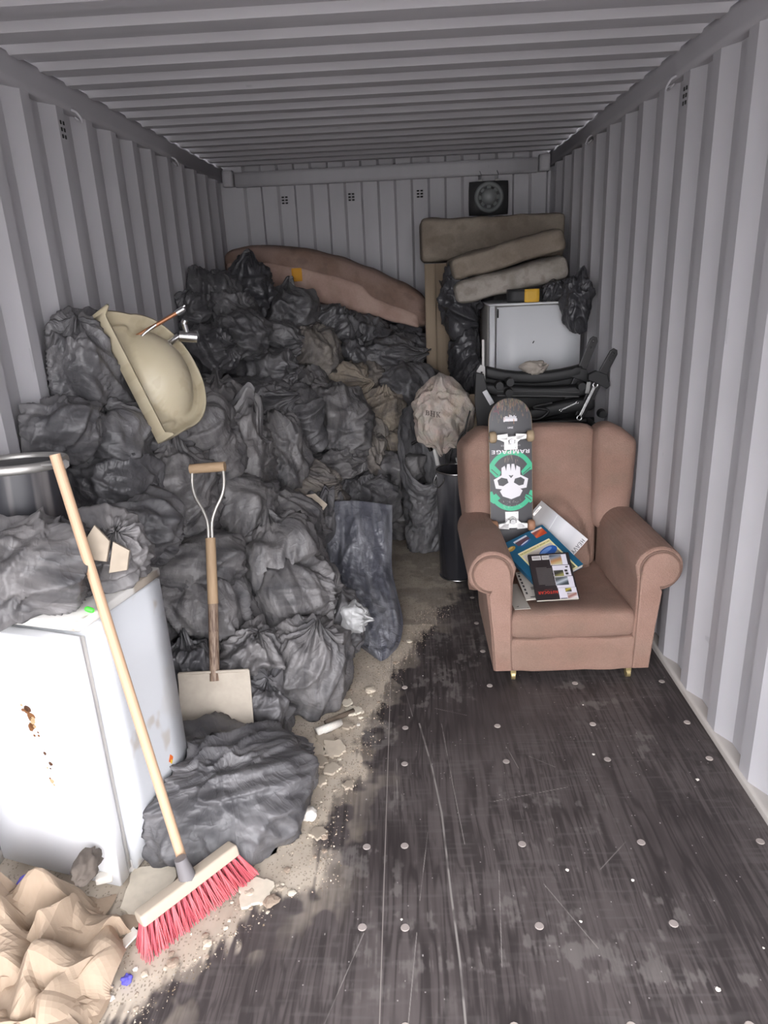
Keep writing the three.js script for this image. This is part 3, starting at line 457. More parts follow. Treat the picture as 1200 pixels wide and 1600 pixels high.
const PILE = [
  [-1.08, 1.57, 1.11, 0.191, 0.117, 0.149, 0.35, 'u', "dark crumpled bin bag on the pile top against the left wall"],
  [-1.11, 1.47, 1.42, 0.122, 0.098, 0.110, 0.35, 'u', "small dark bin bag touching the left wall above the copper pipe"],
  [-0.98, 1.42, 1.16, 0.191, 0.130, 0.157, 0.40, 'r', "folded dark bin bag right of the pipe end, under the highest bag"],
  [-0.85, 1.53, 0.91, 0.145, 0.208, 0.174, 0.15, 'u', "black bin bag with two upright ears in front of the pink mattress"],
  [-0.70, 1.39, 0.80, 0.233, 0.168, 0.198, 0.40, 'u', "broad grey bin bag directly under the pink mattress's yellow tag"],
  [-0.86, 1.31, 1.41, 0.181, 0.140, 0.159, 0.45, 'l', "bin bag right of the chrome tap, sagging toward the basin"],
  [-0.97, 1.26, 1.72, 0.162, 0.131, 0.146, 0.30, 'r', "dark bin bag peeping out behind the basin's right rim"],
  [-0.69, 1.21, 1.15, 0.193, 0.175, 0.184, 0.45, 'r', "dark bin bag between the eared bag and the basin"],
  [-0.43, 1.25, 0.70, 0.221, 0.182, 0.200, 0.30, 'u', "dark bin bag under the middle of the pink mattress"],
  [-0.22, 1.20, 0.55, 0.218, 0.188, 0.202, 0.25, 'u', "black bin bag under the right half of the pink mattress"],
  [0.05, 1.11, 0.45, 0.253, 0.142, 0.189, 0.25, 'l', "dark bin bag under the mattress's right end beside the wooden board"],
  [-0.49, 1.14, 1.05, 0.207, 0.198, 0.202, 0.70, 'u', "rounded dusty bin bag in the middle of the pile's upper slope"],
  [-0.04, 1.04, 0.70, 0.272, 0.175, 0.218, 0.50, 'r', "wide dusty bin bag with a pale chip, left of the wooden board"],
  [-0.28, 1.05, 0.76, 0.163, 0.192, 0.177, 0.35, 'u', "dark bin bag tucked between two dusty bags on the upper slope"],
  [0.10, 0.86, 0.90, 0.226, 0.198, 0.212, 0.50, 'l', "round bin bag with pleats, left of the lettered sack"],
  [-0.70, 1.09, 1.46, 0.199, 0.149, 0.172, 0.50, 'r', "bin bag with a pointed flap at the heart of the pile"],
  [-0.52, 0.98, 1.26, 0.140, 0.148, 0.144, 0.55, 'u', "small knotted bin bag at the heart of the pile"],
  [-0.31, 0.93, 1.06, 0.182, 0.164, 0.173, 0.90, 'r', "beige dusty bin bag with a torn pale lip"],
  [-0.19, 0.92, 0.97, 0.140, 0.140, 0.140, 0.80, 'd', "small beige dusty bag right of the torn pale lip"],
  [-0.74, 0.96, 1.71, 0.245, 0.142, 0.186, 0.50, 'r', "wide crumpled bin bag level with the basin's lower rim"],
  [-0.84, 1.04, 2.21, 0.158, 0.138, 0.148, 0.65, 'u', "wrinkled grey bin bag right beside the basin's lower corner"],
  [-0.51, 0.86, 1.61, 0.179, 0.187, 0.183, 0.50, 'd', "draped bin bag in the centre of the pile"],
  [-0.34, 0.77, 1.44, 0.245, 0.245, 0.245, 0.60, 'u', "large smooth grey bin bag in the pile's centre"],
  [-0.09, 0.77, 1.10, 0.200, 0.182, 0.191, 0.95, 'u', "brown dusty bin bag left of the round pleated bag"],
  [-0.16, 0.66, 1.21, 0.144, 0.153, 0.148, 0.75, 'u', "small brownish bin bag below the brown dusty bag"],
  [-0.00, 0.56, 1.16, 0.201, 0.155, 0.177, 0.90, 'l', "tan dusty bin bag on the pile's right edge below the lettered sack"],
  [-0.60, 0.74, 1.95, 0.181, 0.234, 0.206, 0.55, 'u', "upright bin bag with a pale seam near the middle of the pile"],
  [-0.18, 0.54, 1.41, 0.148, 0.174, 0.160, 0.70, 'u', "bin bag with a knotted dusty knob left of the pile's right edge"],
  [-0.34, 0.54, 1.61, 0.200, 0.150, 0.173, 0.55, 'r', "bin bag with bunched pleats above the flat blue bag"],
  [-0.01, 0.41, 1.35, 0.204, 0.177, 0.190, 0.55, 'd', "grey bin bag above the flat blue bag's right corner"],
  [0.08, 0.20, 1.25, 0.184, 0.211, 0.197, 0.60, 'l', "bin bag at the pile's right foot by the bare floor"],
  [-0.19, 0.38, 1.70, 0.230, 0.181, 0.204, 0.50, 'u', "bin bag right behind the top edge of the flat blue bag"],
  [-0.44, 0.54, 1.96, 0.192, 0.130, 0.158, 0.70, 'r', "flattened bin bag with a torn plasterboard edge"],
  [-1.13, 1.33, 2.94, 0.176, 0.202, 0.189, 0.45, 'u', "large upright bin bag left of the basin against the wall"],
  [-1.10, 1.18, 3.23, 0.147, 0.098, 0.120, 0.50, 'l', "bin bag slumped under the upright bag at the left wall"],
  [-1.02, 1.11, 3.03, 0.165, 0.122, 0.142, 0.50, 'u', "bin bag lying below the basin's left edge"],
  [-0.95, 0.95, 2.76, 0.154, 0.154, 0.154, 0.50, 'u', "bin bag below the basin's lowest corner"],
  [-1.02, 0.89, 3.08, 0.192, 0.176, 0.184, 0.35, 'l', "shiny bin bag with diagonal folds behind the broom handle"],
  [-0.81, 0.94, 2.57, 0.181, 0.219, 0.199, 0.55, 'u', "tall bin bag with a gathered top behind the shovel's grip"],
  [-0.67, 0.79, 2.35, 0.135, 0.310, 0.205, 0.65, 'u', "narrow tall bin bag right of the shovel's grip"],
  [-0.87, 0.79, 2.83, 0.181, 0.222, 0.201, 0.55, 'u', "large smooth bin bag left of the shovel's wire yoke"],
  [-0.69, 0.64, 2.58, 0.186, 0.180, 0.183, 0.55, 'd', "bin bag behind the shovel's wire yoke"],
  [-0.52, 0.49, 2.41, 0.192, 0.171, 0.181, 0.55, 'l', "bin bag with horizontal creases and a white plaster chip"],
  [-0.81, 0.55, 2.98, 0.235, 0.138, 0.180, 0.60, 'l', "bin bag level with the fridge top behind the shovel shaft"],
  [-0.52, 0.40, 2.70, 0.202, 0.234, 0.217, 0.60, 'u', "big pointed bin bag right of the shovel shaft"],
  [-0.37, 0.33, 2.11, 0.128, 0.263, 0.183, 0.50, 'u', "dark bin bag hidden left of the flat blue bag"],
  [-0.78, 0.36, 3.05, 0.228, 0.211, 0.219, 0.55, 'u', "bin bag with a shiny knot behind the lower shovel shaft"],
  [-0.38, 0.30, 2.81, 0.179, 0.204, 0.191, 0.60, 'r', "finely ribbed grey bin bag beside the clear plastic scrap"],
  [-0.26, 0.07, 2.76, 0.116, 0.231, 0.163, 0.50, 'u', "bin bag standing left of the flat blue bag's foot"],
  [-0.54, 0.22, 3.17, 0.145, 0.140, 0.142, 0.55, 'u', "bin bag with a pale rim right above the shovel blade"],
  [-0.35, 0.07, 3.08, 0.174, 0.227, 0.199, 0.60, 'u', "plump bin bag at the pile's front corner by the rubble"],
  [-0.47, 0.04, 3.33, 0.092, 0.162, 0.122, 0.50, 'u', "bin bag squeezed between shovel blade and front corner bag"],
  [-0.75, 0.20, 3.27, 0.135, 0.190, 0.160, 0.35, 'u', "bin bag behind the shovel blade beside the fridge"],
  [-0.88, 0.79, 3.22, 0.129, 0.118, 0.123, 0.40, 'l', "bin bag behind the torn bag on the fridge"],
];

// ---------------------------------------------------------------- the pile
const pileBodies = [];
{ const b = new V3(-0.603, 0.015, 3.515), y = new V3(-0.638, 0.985, 3.085).sub(b).normalize(), x = new V3(1, 0, 0.05); x.addScaledVector(y, -x.dot(y)).normalize(); const z = x.clone().cross(y); // room kept for the leaning shovel
  solids.push({ c: b.clone().addScaledVector(y, 0.16).addScaledVector(z, 0.02), ax: [x, y, z], h: [0.15, 0.18, 0.03] }, { c: b.clone().addScaledVector(y, 0.7).addScaledVector(z, 0.015), ax: [x, y, z], h: [0.03, 0.4, 0.036] }, { c: b.clone().addScaledVector(y, 1.0).addScaledVector(z, 0.015), ax: [x, y, z], h: [0.085, 0.1, 0.036] }); }
function addSack(c, r, neck, dust, label, opt = {}) { pileBodies.push({ c: new V3(...c), r, neck, dust, label, opt }); }
for (const [x, y, z, a, b, d, du, n, label] of PILE) addSack([x, Math.max(y, b * 0.55), z], [a, b, d], NECK[n], du, label);
addSack([-0.515, 0.078, 3.73], [0.285, 0.132, 0.24], [-1, 0.1, 0.75], 0.45, 'shiny black bin bag slumped in front of the shovel blade', { nu: 150, nv: 100, crumple: 1.1, tuft: 0.1, pleat: 0.8 });
addSack([-0.955, 0.935, 3.895], [0.205, 0.125, 0.155], [-0.8, 0.4, 0.5], 0.62, 'torn grey bin bag lying on top of the front fridge', { nu: 140, nv: 90, crumple: 1.35, floorY: 0.853 });
addSack([-0.735, 0.925, 3.79], [0.1, 0.095, 0.085], [0.6, 0.8, 0.3], 0.62, 'torn end of a bin bag spilling plasterboard on the fridge\'s back corner', { floorY: 0.853, crumple: 1.2 });
addSack([0.45, 1.43, 1.0], [0.11, 0.24, 0.13], [0, 1, 0.2], 0.05, 'black bag beside the upright wooden board, under the foam cushions', { tuft: 0.02 });
addSack([0.49, 1.05, 1.02], [0.10, 0.24, 0.13], [0, -1, 0.2], 0.05, 'black bag hanging left of the tall fridge', { tuft: 0.02 });
addSack([1.07, 1.43, 1.47], [0.075, 0.15, 0.085], [0.2, 1, -0.2], 0.08, 'black bag draped over the top right corner of the tall fridge', { tuft: 0.02 });
addSack([0.975, 1.485, 1.27], [0.07, 0.055, 0.08], [1, 0.2, 0.2], 0.08, 'small black bag on the tall fridge right of the yellow box', { tuft: 0.02 });
// the last one sits right on the fridge top
pileBodies.forEach((o, i) => {
  const g = sackGeometry({ c: o.c, r: o.r, neck: new V3(...o.neck).add(new V3(rnd() - 0.5, 0, rnd() - 0.5).multiplyScalar(0.5)), seed: i + 2, others: pileBodies, tuft: o.r[1] * (rnd() < 0.5 ? 0.05 : 0.1 + 0.22 * rnd()), ...o.opt });
  solo('rubbish_bag', g, bagMat(o.dust), o.c.toArray(), o.label, 'bag', 'black rubbish bags');
});
// flat empty bag hanging down the foot of the pile
{
  const key = [[[-0.365, 0.52, 2.12], [-0.175, 0.53, 2.14], [0.012, 0.49, 2.11]], [[-0.36, 0.38, 2.2], [-0.17, 0.37, 2.26], [0.008, 0.35, 2.2]], [[-0.34, 0.255, 2.30], [-0.16, 0.24, 2.37], [0.004, 0.215, 2.30]], [[-0.285, 0.15, 2.43], [-0.13, 0.15, 2.49], [0.03, 0.14, 2.45]], [[-0.215, 0.07, 2.58], [-0.09, 0.10, 2.63], [0.055, 0.075, 2.61]], [[-0.16, 0.02, 2.70], [-0.06, 0.035, 2.77], [0.035, 0.018, 2.72]], [[-0.07, 0.008, 2.82], [-0.045, 0.01, 2.85], [-0.015, 0.008, 2.82]]];
  const curves = key.map((r) => new THREE.CatmullRomCurve3(r.map((p) => new V3(...p)))), nu = 70, nv = 110, pos = [], uv = [], idx = [], side = [];
  const at = (u, v) => new THREE.CatmullRomCurve3(curves.map((c) => c.getPoint(u))).getPoint(v);
  const P = []; for (let j = 0; j <= nv; j++) for (let i = 0; i <= nu; i++) P.push([i / nu, j / nv]);
  const cols = []; for (let i = 0; i <= nu; i++) { const c = new THREE.CatmullRomCurve3(curves.map((k) => k.getPoint(i / nu))); cols.push(c); }
  const nrm = new V3(0.05, 0.75, 0.66).normalize();
  for (let f = 0; f < 2; f++) for (let j = 0; j <= nv; j++) for (let i = 0; i <= nu; i++) {
    const u = i / nu, v = j / nv, p = cols[i].getPoint(v), e = Math.min(u, 1 - u, v, 1 - v), puff = sm(0, 0.12, e);
    const wx = N3(p.x * 6, p.y * 6, p.z * 6);
    let h = 0.018 * (1 - Math.abs(N3(p.x * 11 + 3 + 0.4 * wx, p.y * 4, p.z * 4)) * 2) + 0.012 * (1 - Math.abs(N3(p.x * 22, p.y * 12 + wx * 0.6, p.z * 12)) * 2) + 0.005 * N3(p.x * 45, p.y * 45, p.z * 45) + 0.02 * Math.sin(u * 16 + wx * 3) * sm(0.6, 0, v) * 0.4;
    p.addScaledVector(nrm, f ? h * puff - 0.004 - 0.016 * puff : h * puff + 0.012 * puff); p.y = Math.max(p.y, f ? 0.003 : 0.006);
    pos.push(p.x, p.y, p.z); uv.push(u * 0.38, v * 0.9);
  }
  const row = nu + 1, top = row * (nv + 1);
  for (let j = 0; j < nv; j++) for (let i = 0; i < nu; i++) { const a = j * row + i; idx.push(a, a + row, a + 1, a + 1, a + row, a + row + 1, top + a, top + a + 1, top + a + row, top + a + 1, top + a + row + 1, top + a + row); }
  const seam = (a, b) => idx.push(a, b, top + a, b, top + b, top + a);
  for (let i = 0; i < nu; i++) { seam(i, i + 1); seam(nv * row + i + 1, nv * row + i); } for (let j = 0; j < nv; j++) { seam((j + 1) * row, j * row); seam(j * row + nu, (j + 1) * row + nu); }
  const g = new THREE.BufferGeometry(); g.setAttribute('position', new THREE.Float32BufferAttribute(pos, 3)); g.setAttribute('uv', new THREE.Float32BufferAttribute(uv, 2)); g.setIndex(idx); smoothNormals(g);
  const m = std({ map: colourTex(512, 512, (u, v) => { const st = fbm(u + 0.06 * fbm(u, v, 4, 4, 2, 3), v, 20, 5, 4, 471), k = fbm(u, v, 6, 6, 3, 475); return mix3([0.085, 0.088, 0.105], [0.21, 0.212, 0.232], sm(0.42, 0.8, st * 0.7 + k * 0.4)); }, [1.8, 1.2]), bumpMap: bagBump, bumpScale: 0.006, roughness: 0.38 });
  solo('flat_bag', g, m, [0, 0, 0], 'flat bluish black plastic bag hanging down the foot of the pile onto the floor', 'bag');
}
// clear plastic scrap
solo('plastic_scrap', sackGeometry({ c: new V3(-0.165, 0.235, 2.86), r: [0.062, 0.06, 0.05], neck: new V3(1, 0, 0.3), seed: 91, nu: 60, nv: 40, crumple: 0.7, tuft: 0.02 }), std({ color: lin(0.42, 0.42, 0.42), roughness: 0.35, bumpMap: bagBump, bumpScale: 0.004 }), [-0.165, 0.235, 2.86], 'pale crumpled plastic scrap left of the flat blue bag', 'plastic');

// ---------------------------------------------------------------- lettered sack, open bag, bin, cable
{
  const c = new V3(0.285, 0.885, 1.74), g = sackGeometry({ c, r: [0.158, 0.178, 0.13], neck: new V3(0.05, -1, 0.25), seed: 61, nu: 110, nv: 72, crumple: 0.8, tuft: 0.03, pleat: 1.6, shape: 2.2 });
  const p = g.attributes.position, uv = g.attributes.uv; for (let i = 0; i < p.count; i++) uv.setXY(i, (p.getX(i) + 0.2) / 0.4, (p.getY(i) + 0.22) / 0.44);
  const map = canvasTex(512, 512, (x, w, h) => {
    const R = rng(3); x.fillStyle = '#a8a098'; x.fillRect(0, 0, w, h);
    for (let i = 0; i < 900; i++) { x.fillStyle = `rgba(${150 + R() * 60},${135 + R() * 50},${120 + R() * 40},0.05)`; x.beginPath(); x.arc(R() * w, R() * h, 6 + R() * 30, 0, 7); x.fill(); }
    x.fillStyle = 'rgba(70,60,58,0.75)'; x.font = 'bold 46px serif'; x.save(); x.translate(148, 232); x.rotate(0.06); x.fillText('BHK', 0, 0); x.restore();
  });
  solo('woven_sack', g, std({ map, roughness: 0.8, bumpMap: bagBump, bumpScale: 0.003 }), c.toArray(), 'dirty white sack lettered BHK behind the armchair', 'sack');
}
{
  const o = thing('open_bag', 'open black sack with dark mouth below the lettered white sack', 'bag', [0.19, 0, 1.5]);
  const nu = 72, nv = 50, pos = [], uv = [], idx = [];
  for (let f = 0; f < 2; f++) for (let j = 0; j <= nv; j++) for (let i = 0; i <= nu; i++) {
    const v = j / nv, a = (i % nu) / nu * Math.PI * 2, w = N3(Math.cos(a) * 2, v * 4, Math.sin(a) * 2), cr = 1 - Math.abs(N3(Math.cos(a) * 5 + 9, v * 9, Math.sin(a) * 5)) * 2;
    const r = (0.115 + 0.045 * sm(0.2, 1, v) - 0.02 * Math.exp(-v * 8)) + 0.03 * w + 0.02 * cr - f * 0.004, y = Math.max(f ? 0.01 : 0.004, 0.70 * v + 0.05 * Math.sin(a * 2 + 1) * v - 0.2 * v * v * Math.sin(a));
    pos.push(Math.cos(a) * r + 0.035 * v, y, Math.sin(a) * r * 0.9); uv.push(a * 0.14, v * 0.7);
  }
  const row = nu + 1, top = row * (nv + 1);
  for (let j = 0; j < nv; j++) for (let i = 0; i < nu; i++) { const a = j * row + i; idx.push(a, a + row, a + 1, a + 1, a + row, a + row + 1, top + a, top + a + 1, top + a + row, top + a + 1, top + a + row + 1, top + a + row); }
  for (let i = 0; i < nu; i++) { const a = nv * row + i; idx.push(a, top + a, a + 1, a + 1, top + a, top + a + 1); }
  const g = new THREE.BufferGeometry(); g.setAttribute('position', new THREE.Float32BufferAttribute(pos, 3)); g.setAttribute('uv', new THREE.Float32BufferAttribute(uv, 2)); g.setIndex(idx); smoothNormals(g);
  part(o, 'film', g, bagMats[2]);
  part(o, 'bottom', new THREE.CircleGeometry(0.1, 30), bagMats[2], [0, 0.006, 0], [-Math.PI / 2, 0, 0]);
}
solo('pipe_offcut', rod([0.215, 0.56, 1.60], [0.185, 0.71, 1.56], 0.013), std({ color: lin(0.62, 0.6, 0.58), roughness: 0.5 }), [0.06, 0, 0.02], 'white pipe offcut sticking out of the open black sack', 'pipe');
solo('chrome_spout', tube([[0.13, 0.69, 1.60], [0.17, 0.715, 1.64], [0.215, 0.70, 1.66], [0.235, 0.66, 1.65]], 0.013, 24, 12), std({ color: lin(0.7, 0.7, 0.7), metalness: 1, roughness: 0.18 }), [0, 0, 0], 'shiny chrome spout lying on the mouth of the open sack', 'tap');
{
  const b = thing('waste_bin', 'glossy black waste bin standing behind the armchair\'s left arm', 'bin', [0.36, 0, 1.93]);
  const gl = std({ map: colourTex(256, 256, (u, v) => { const k = fbm(u, v, 5, 4, 4, 491); return mix3([0.02, 0.02, 0.024], [0.13, 0.125, 0.13], sm(0.48, 0.75, k)); }, [1, 1]), roughness: 0.2 }), rim = std({ color: lin(0.5, 0.5, 0.5), metalness: 1, roughness: 0.25 });
  part(b, 'body', deform(new THREE.LatheGeometry([[0.001, 0.003], [0.094, 0.003], [0.098, 0.02], [0.104, 0.3], [0.112, 0.618], [0.109, 0.62], [0.1, 0.3], [0.09, 0.02], [0.001, 0.02]].map((p) => new THREE.Vector2(...p)), 64), (v) => { const a = Math.atan2(v.z, v.x), w = 0.006 * N3(Math.cos(a) * 3, v.y * 4, Math.sin(a) * 3); v.x += Math.cos(a) * w; v.z += Math.sin(a) * w; }), gl);
  part(b, 'rim', new THREE.TorusGeometry(0.111, 0.004, 10, 60), rim, [0, 0.62, 0], [Math.PI / 2, 0, 0]);
  part(b, 'handle', tube([[-0.11, 0.6, 0.02], [-0.125, 0.56, 0.04], [-0.105, 0.54, 0.06], [-0.08, 0.57, 0.085], [-0.07, 0.6, 0.09]], 0.004, 24, 8), rim);
  part(b, 'base_ring', new THREE.TorusGeometry(0.097, 0.005, 10, 60), rim, [0, 0.008, 0], [Math.PI / 2, 0, 0]);
}
{
  const c = thing('power_cable', 'black cable loop with grey plug hanging beside the lettered sack', 'cable', [0.41, 0.62, 1.88]);
  part(c, 'cord', tube([[-0.03, 0.06, 0], [-0.04, 0.13, 0.01], [-0.01, 0.19, 0.012], [0.03, 0.16, 0.01], [0.02, 0.09, 0], [-0.01, 0.1, 0.005], [0.01, 0.24, 0], [0.03, 0.3, -0.02]], 0.0045, 70, 8), std({ color: lin(0.02, 0.02, 0.02), roughness: 0.5 }));
  part(c, 'plug', box(0.035, 0.045, 0.03, 0.006), std({ color: lin(0.3, 0.3, 0.3), roughness: 0.5 }), [-0.03, 0.035, 0], [0, 0, 0.4]);
}
solo('wood_offcut', box(0.05, 0.98, 0.03, 0.004), oldWood, [0.472, 0.49, 1.70], 'rough wooden offcut standing behind the lettered sack', 'wood').rotation.z = 0.02;

// ---------------------------------------------------------------- crate and folded cycle carrier behind the armchair
const blackPl = std({ color: lin(0.013, 0.013, 0.014), roughness: 0.55 }), blackMt = std({ color: lin(0.018, 0.017, 0.018), roughness: 0.4 }), steel = std({ color: lin(0.6, 0.6, 0.6), metalness: 1, roughness: 0.25 });
{
  const k = thing('plastic_crate', 'black slatted plastic crate under the cycle carrier', 'crate', [0.815, 0, 1.72]);
  part(k, 'tray', box(0.66, 0.03, 0.48, 0.006), blackPl, [0, 0.765, 0]);
  for (const s of [-1, 1]) for (let i = 0; i < 6; i++) part(k, 'slat', box(0.66, 0.1, 0.014, 0.004), blackPl, [0, 0.06 + i * 0.125, s * 0.235]);
  for (const s of [-1, 1]) for (let i = 0; i < 6; i++) part(k, 'end_slat', box(0.014, 0.1, 0.456, 0.004), blackPl, [s * 0.323, 0.06 + i * 0.125, 0]);
  for (const s of [-1, 1]) for (const q of [-1, 1]) part(k, 'corner_post', box(0.03, 0.75, 0.03, 0.004), blackPl, [s * 0.312, 0.378, q * 0.218]);
}
{
  const r = thing('cycle_carrier', 'folded black cycle carrier with two raised arms behind the armchair', 'cycle carrier', [0.815, 0.782, 1.78]);
  part(r, 'base_frame', merge([rod([-0.32, 0.02, 0.13], [0.33, 0.02, 0.13], 0.018), rod([-0.32, 0.02, -0.12], [0.33, 0.02, -0.12], 0.018), rod([-0.3, 0.02, -0.12], [-0.3, 0.02, 0.13], 0.016), rod([0.3, 0.02, -0.12], [0.3, 0.02, 0.13], 0.016)]), blackMt);
  part(r, 'wheel_rail', softBox(0.58, 0.06, 0.075, 0.02, [10, 6, 6], (v) => { v.y += 0.02 * (v.x / 0.29) ** 2; }), blackPl, [-0.02, 0.215, 0.02], [0, 0, -0.05]);
  for (const y of [-0.012, 0.012]) part(r, 'rail_groove', rod([-0.23, 0.222 + y, 0.058], [0.2, 0.2 + y, 0.058], 0.005), std({ color: lin(0.07, 0.07, 0.07), roughness: 0.4 }));
  part(r, 'wheel_rail', softBox(0.6, 0.07, 0.08, 0.022, [10, 6, 6], (v) => { v.y += 0.03 * Math.sin(v.x * 5); }), blackPl, [-0.02, 0.11, 0.06], [0, 0, 0.04]);
  part(r, 'wheel_rail', softBox(0.52, 0.06, 0.07, 0.02, [10, 6, 6], (v) => { v.y += 0.05 * (v.x / 0.3) ** 2; }), blackPl, [-0.03, 0.285, -0.03], [0, 0, -0.02]);
  part(r, 'dark_filler', softBox(0.56, 0.27, 0.03, 0.012, [10, 6, 3], (v) => { v.y += 0.012 * Math.sin(v.x * 9); }), blackPl, [-0.01, 0.165, -0.085]);  // black sheet added behind the rails so the gaps between them look dark
  part(r, 'end_plate', extrude([[-0.03, 0], [0.09, 0], [0.1, 0.12], [0.02, 0.2], [-0.01, 0.33], [-0.045, 0.34], [-0.05, 0.2]], 0.02, 0.004), blackPl, [-0.30, 0.0, 0.1]);
  part(r, 'white_label', box(0.026, 0.082, 0.003, 0.001), std({ color: lin(0.62, 0.62, 0.64), roughness: 0.5 }), [-0.285, 0.215, 0.135], [0, 0, 0.52]);
  part(r, 'pale_bracket', merge([extrude([[-0.02, 0], [0.02, -0.01], [0.016, 0.09], [-0.005, 0.1], [-0.024, 0.07]], 0.008, 0.002, [[0, 0.06, 0.008]]), bx(0.012, 0.16, 0.01, 0.008, 0.15, 0.004)]), std({ color: lin(0.5, 0.49, 0.48), roughness: 0.5 }), [-0.31, 0.27, 0.03]);
  for (const [x, y] of [[-0.225, 0.27], [-0.17, 0.285], [-0.175, 0.23], [0.2, 0.25], [0.315, 0.1]]) part(r, 'knob', new THREE.CylinderGeometry(0.02, 0.024, 0.045, 18), blackPl, [x, y, 0.1], [Math.PI / 2, 0, 0]);
  const arm = (len) => extrude([[-0.022, 0], [0.022, 0], [0.018, len], [0.008, len + 0.016], [-0.008, len + 0.016], [-0.018, len]], 0.012, 0.003, [[0, len - 0.005, 0.008], [0, len - 0.04, 0.006], [0, len * 0.45, 0.005]]);
  const foot = extrude([[-0.06, 0.02], [-0.035, 0.05], [0.02, 0.055], [0.06, 0.015], [0.055, 0], [-0.05, 0.0]], 0.03, 0.004);
  const a1 = part(r, 'arm', arm(0.33), blackMt, [0.165, 0.16, -0.02], [0, 0, -0.36]); part(a1, 'arm_foot', foot, blackPl, [0, 0.12, -0.01]);
  const a2 = part(r, 'arm', arm(0.36), blackMt, [0.2, 0.09, 0.08], [0, 0, -0.46]); part(a2, 'arm_foot', foot, blackPl, [0, 0.19, -0.01]);
  part(r, 'strap', tube([[-0.12, 0.1, 0.11], [-0.02, 0.09, 0.125], [0.03, 0.13, 0.12], [-0.05, 0.15, 0.115], [0.05, 0.17, 0.11]], 0.008, 50, 8), blackPl);
  part(r, 'grey_tag', box(0.022, 0.06, 0.003, 0.001), std({ color: lin(0.3, 0.3, 0.29), roughness: 0.5 }), [0.235, 0.24, 0.1], [0, 0, -0.1]);
}
const spanner = (len) => { const w = len * 0.035, s = []; return merge([extrude([[-len / 2, -w], [len / 2, -w], [len / 2, w], [-len / 2, w]], 0.005, 0.001), new THREE.TorusGeometry(w * 2, w * 0.8, 10, 22).translate(-len / 2 - w * 1.6, 0, 0.003), new THREE.TorusGeometry(w * 2, w * 0.8, 10, 22, Math.PI * 1.5).rotateZ(Math.PI / 4).translate(len / 2 + w * 1.6, 0, 0.003)]); };
{ const a = solo('spanner', spanner(0.085), steel, [0.955, 0.928, 1.88], 'short chrome spanner lying flat on the cycle carrier', 'spanner', 'chrome spanners'); a.rotation.set(-0.1, 0, 0.42);
  const b = solo('spanner', spanner(0.165), steel, [1.035, 0.96, 1.935], 'long chrome spanner leaning against the carrier\'s right arm', 'spanner', 'chrome spanners'); b.rotation.set(-0.15, 0, 1.12); }
solo('rag', sackGeometry({ c: new V3(0.79, 1.115, 1.77), r: [0.06, 0.03, 0.04], neck: new V3(1, 0.3, 0), seed: 71, nu: 50, nv: 36, crumple: 0.6, tuft: 0.01 }), std({ color: lin(0.36, 0.32, 0.28), roughness: 0.95 }), [0.79, 1.115, 1.77], 'small pale rag on top of the cycle carrier', 'rag');

// ---------------------------------------------------------------- armchair
const velour = (() => {
  const map = colourTex(512, 512, (u, v) => { const k = fbm(u, v, 4, 4, 4, 501), s = sm(0.45, 0.8, fbm(u, v, 5, 5, 5, 507)), w = vn(u * 256, v * 256, 256, 256, 509), st = fbm(u, v, 3, 10, 3, 511); return mix3(mix3([0.262, 0.157, 0.12], [0.318, 0.2, 0.158], sm(0.3, 0.7, k * 0.7 + st * 0.3)), [0.2, 0.14, 0.105], s * 0.5).map((x) => x * (0.93 + 0.14 * w)); }, [1.3, 1.3]);
  const bump = greyTex(256, 256, (u, v) => 0.6 * vn(u * 128, v * 128, 128, 128, 513) + 0.4 * fbm(u, v, 10, 10, 3, 515), [4, 4]);
  return phys({ map, bumpMap: bump, bumpScale: 0.002, roughness: 0.95, sheen: 0.4, sheenRoughness: 0.6, sheenColor: lin(0.35, 0.25, 0.2), name: 'pink velour' });
})();
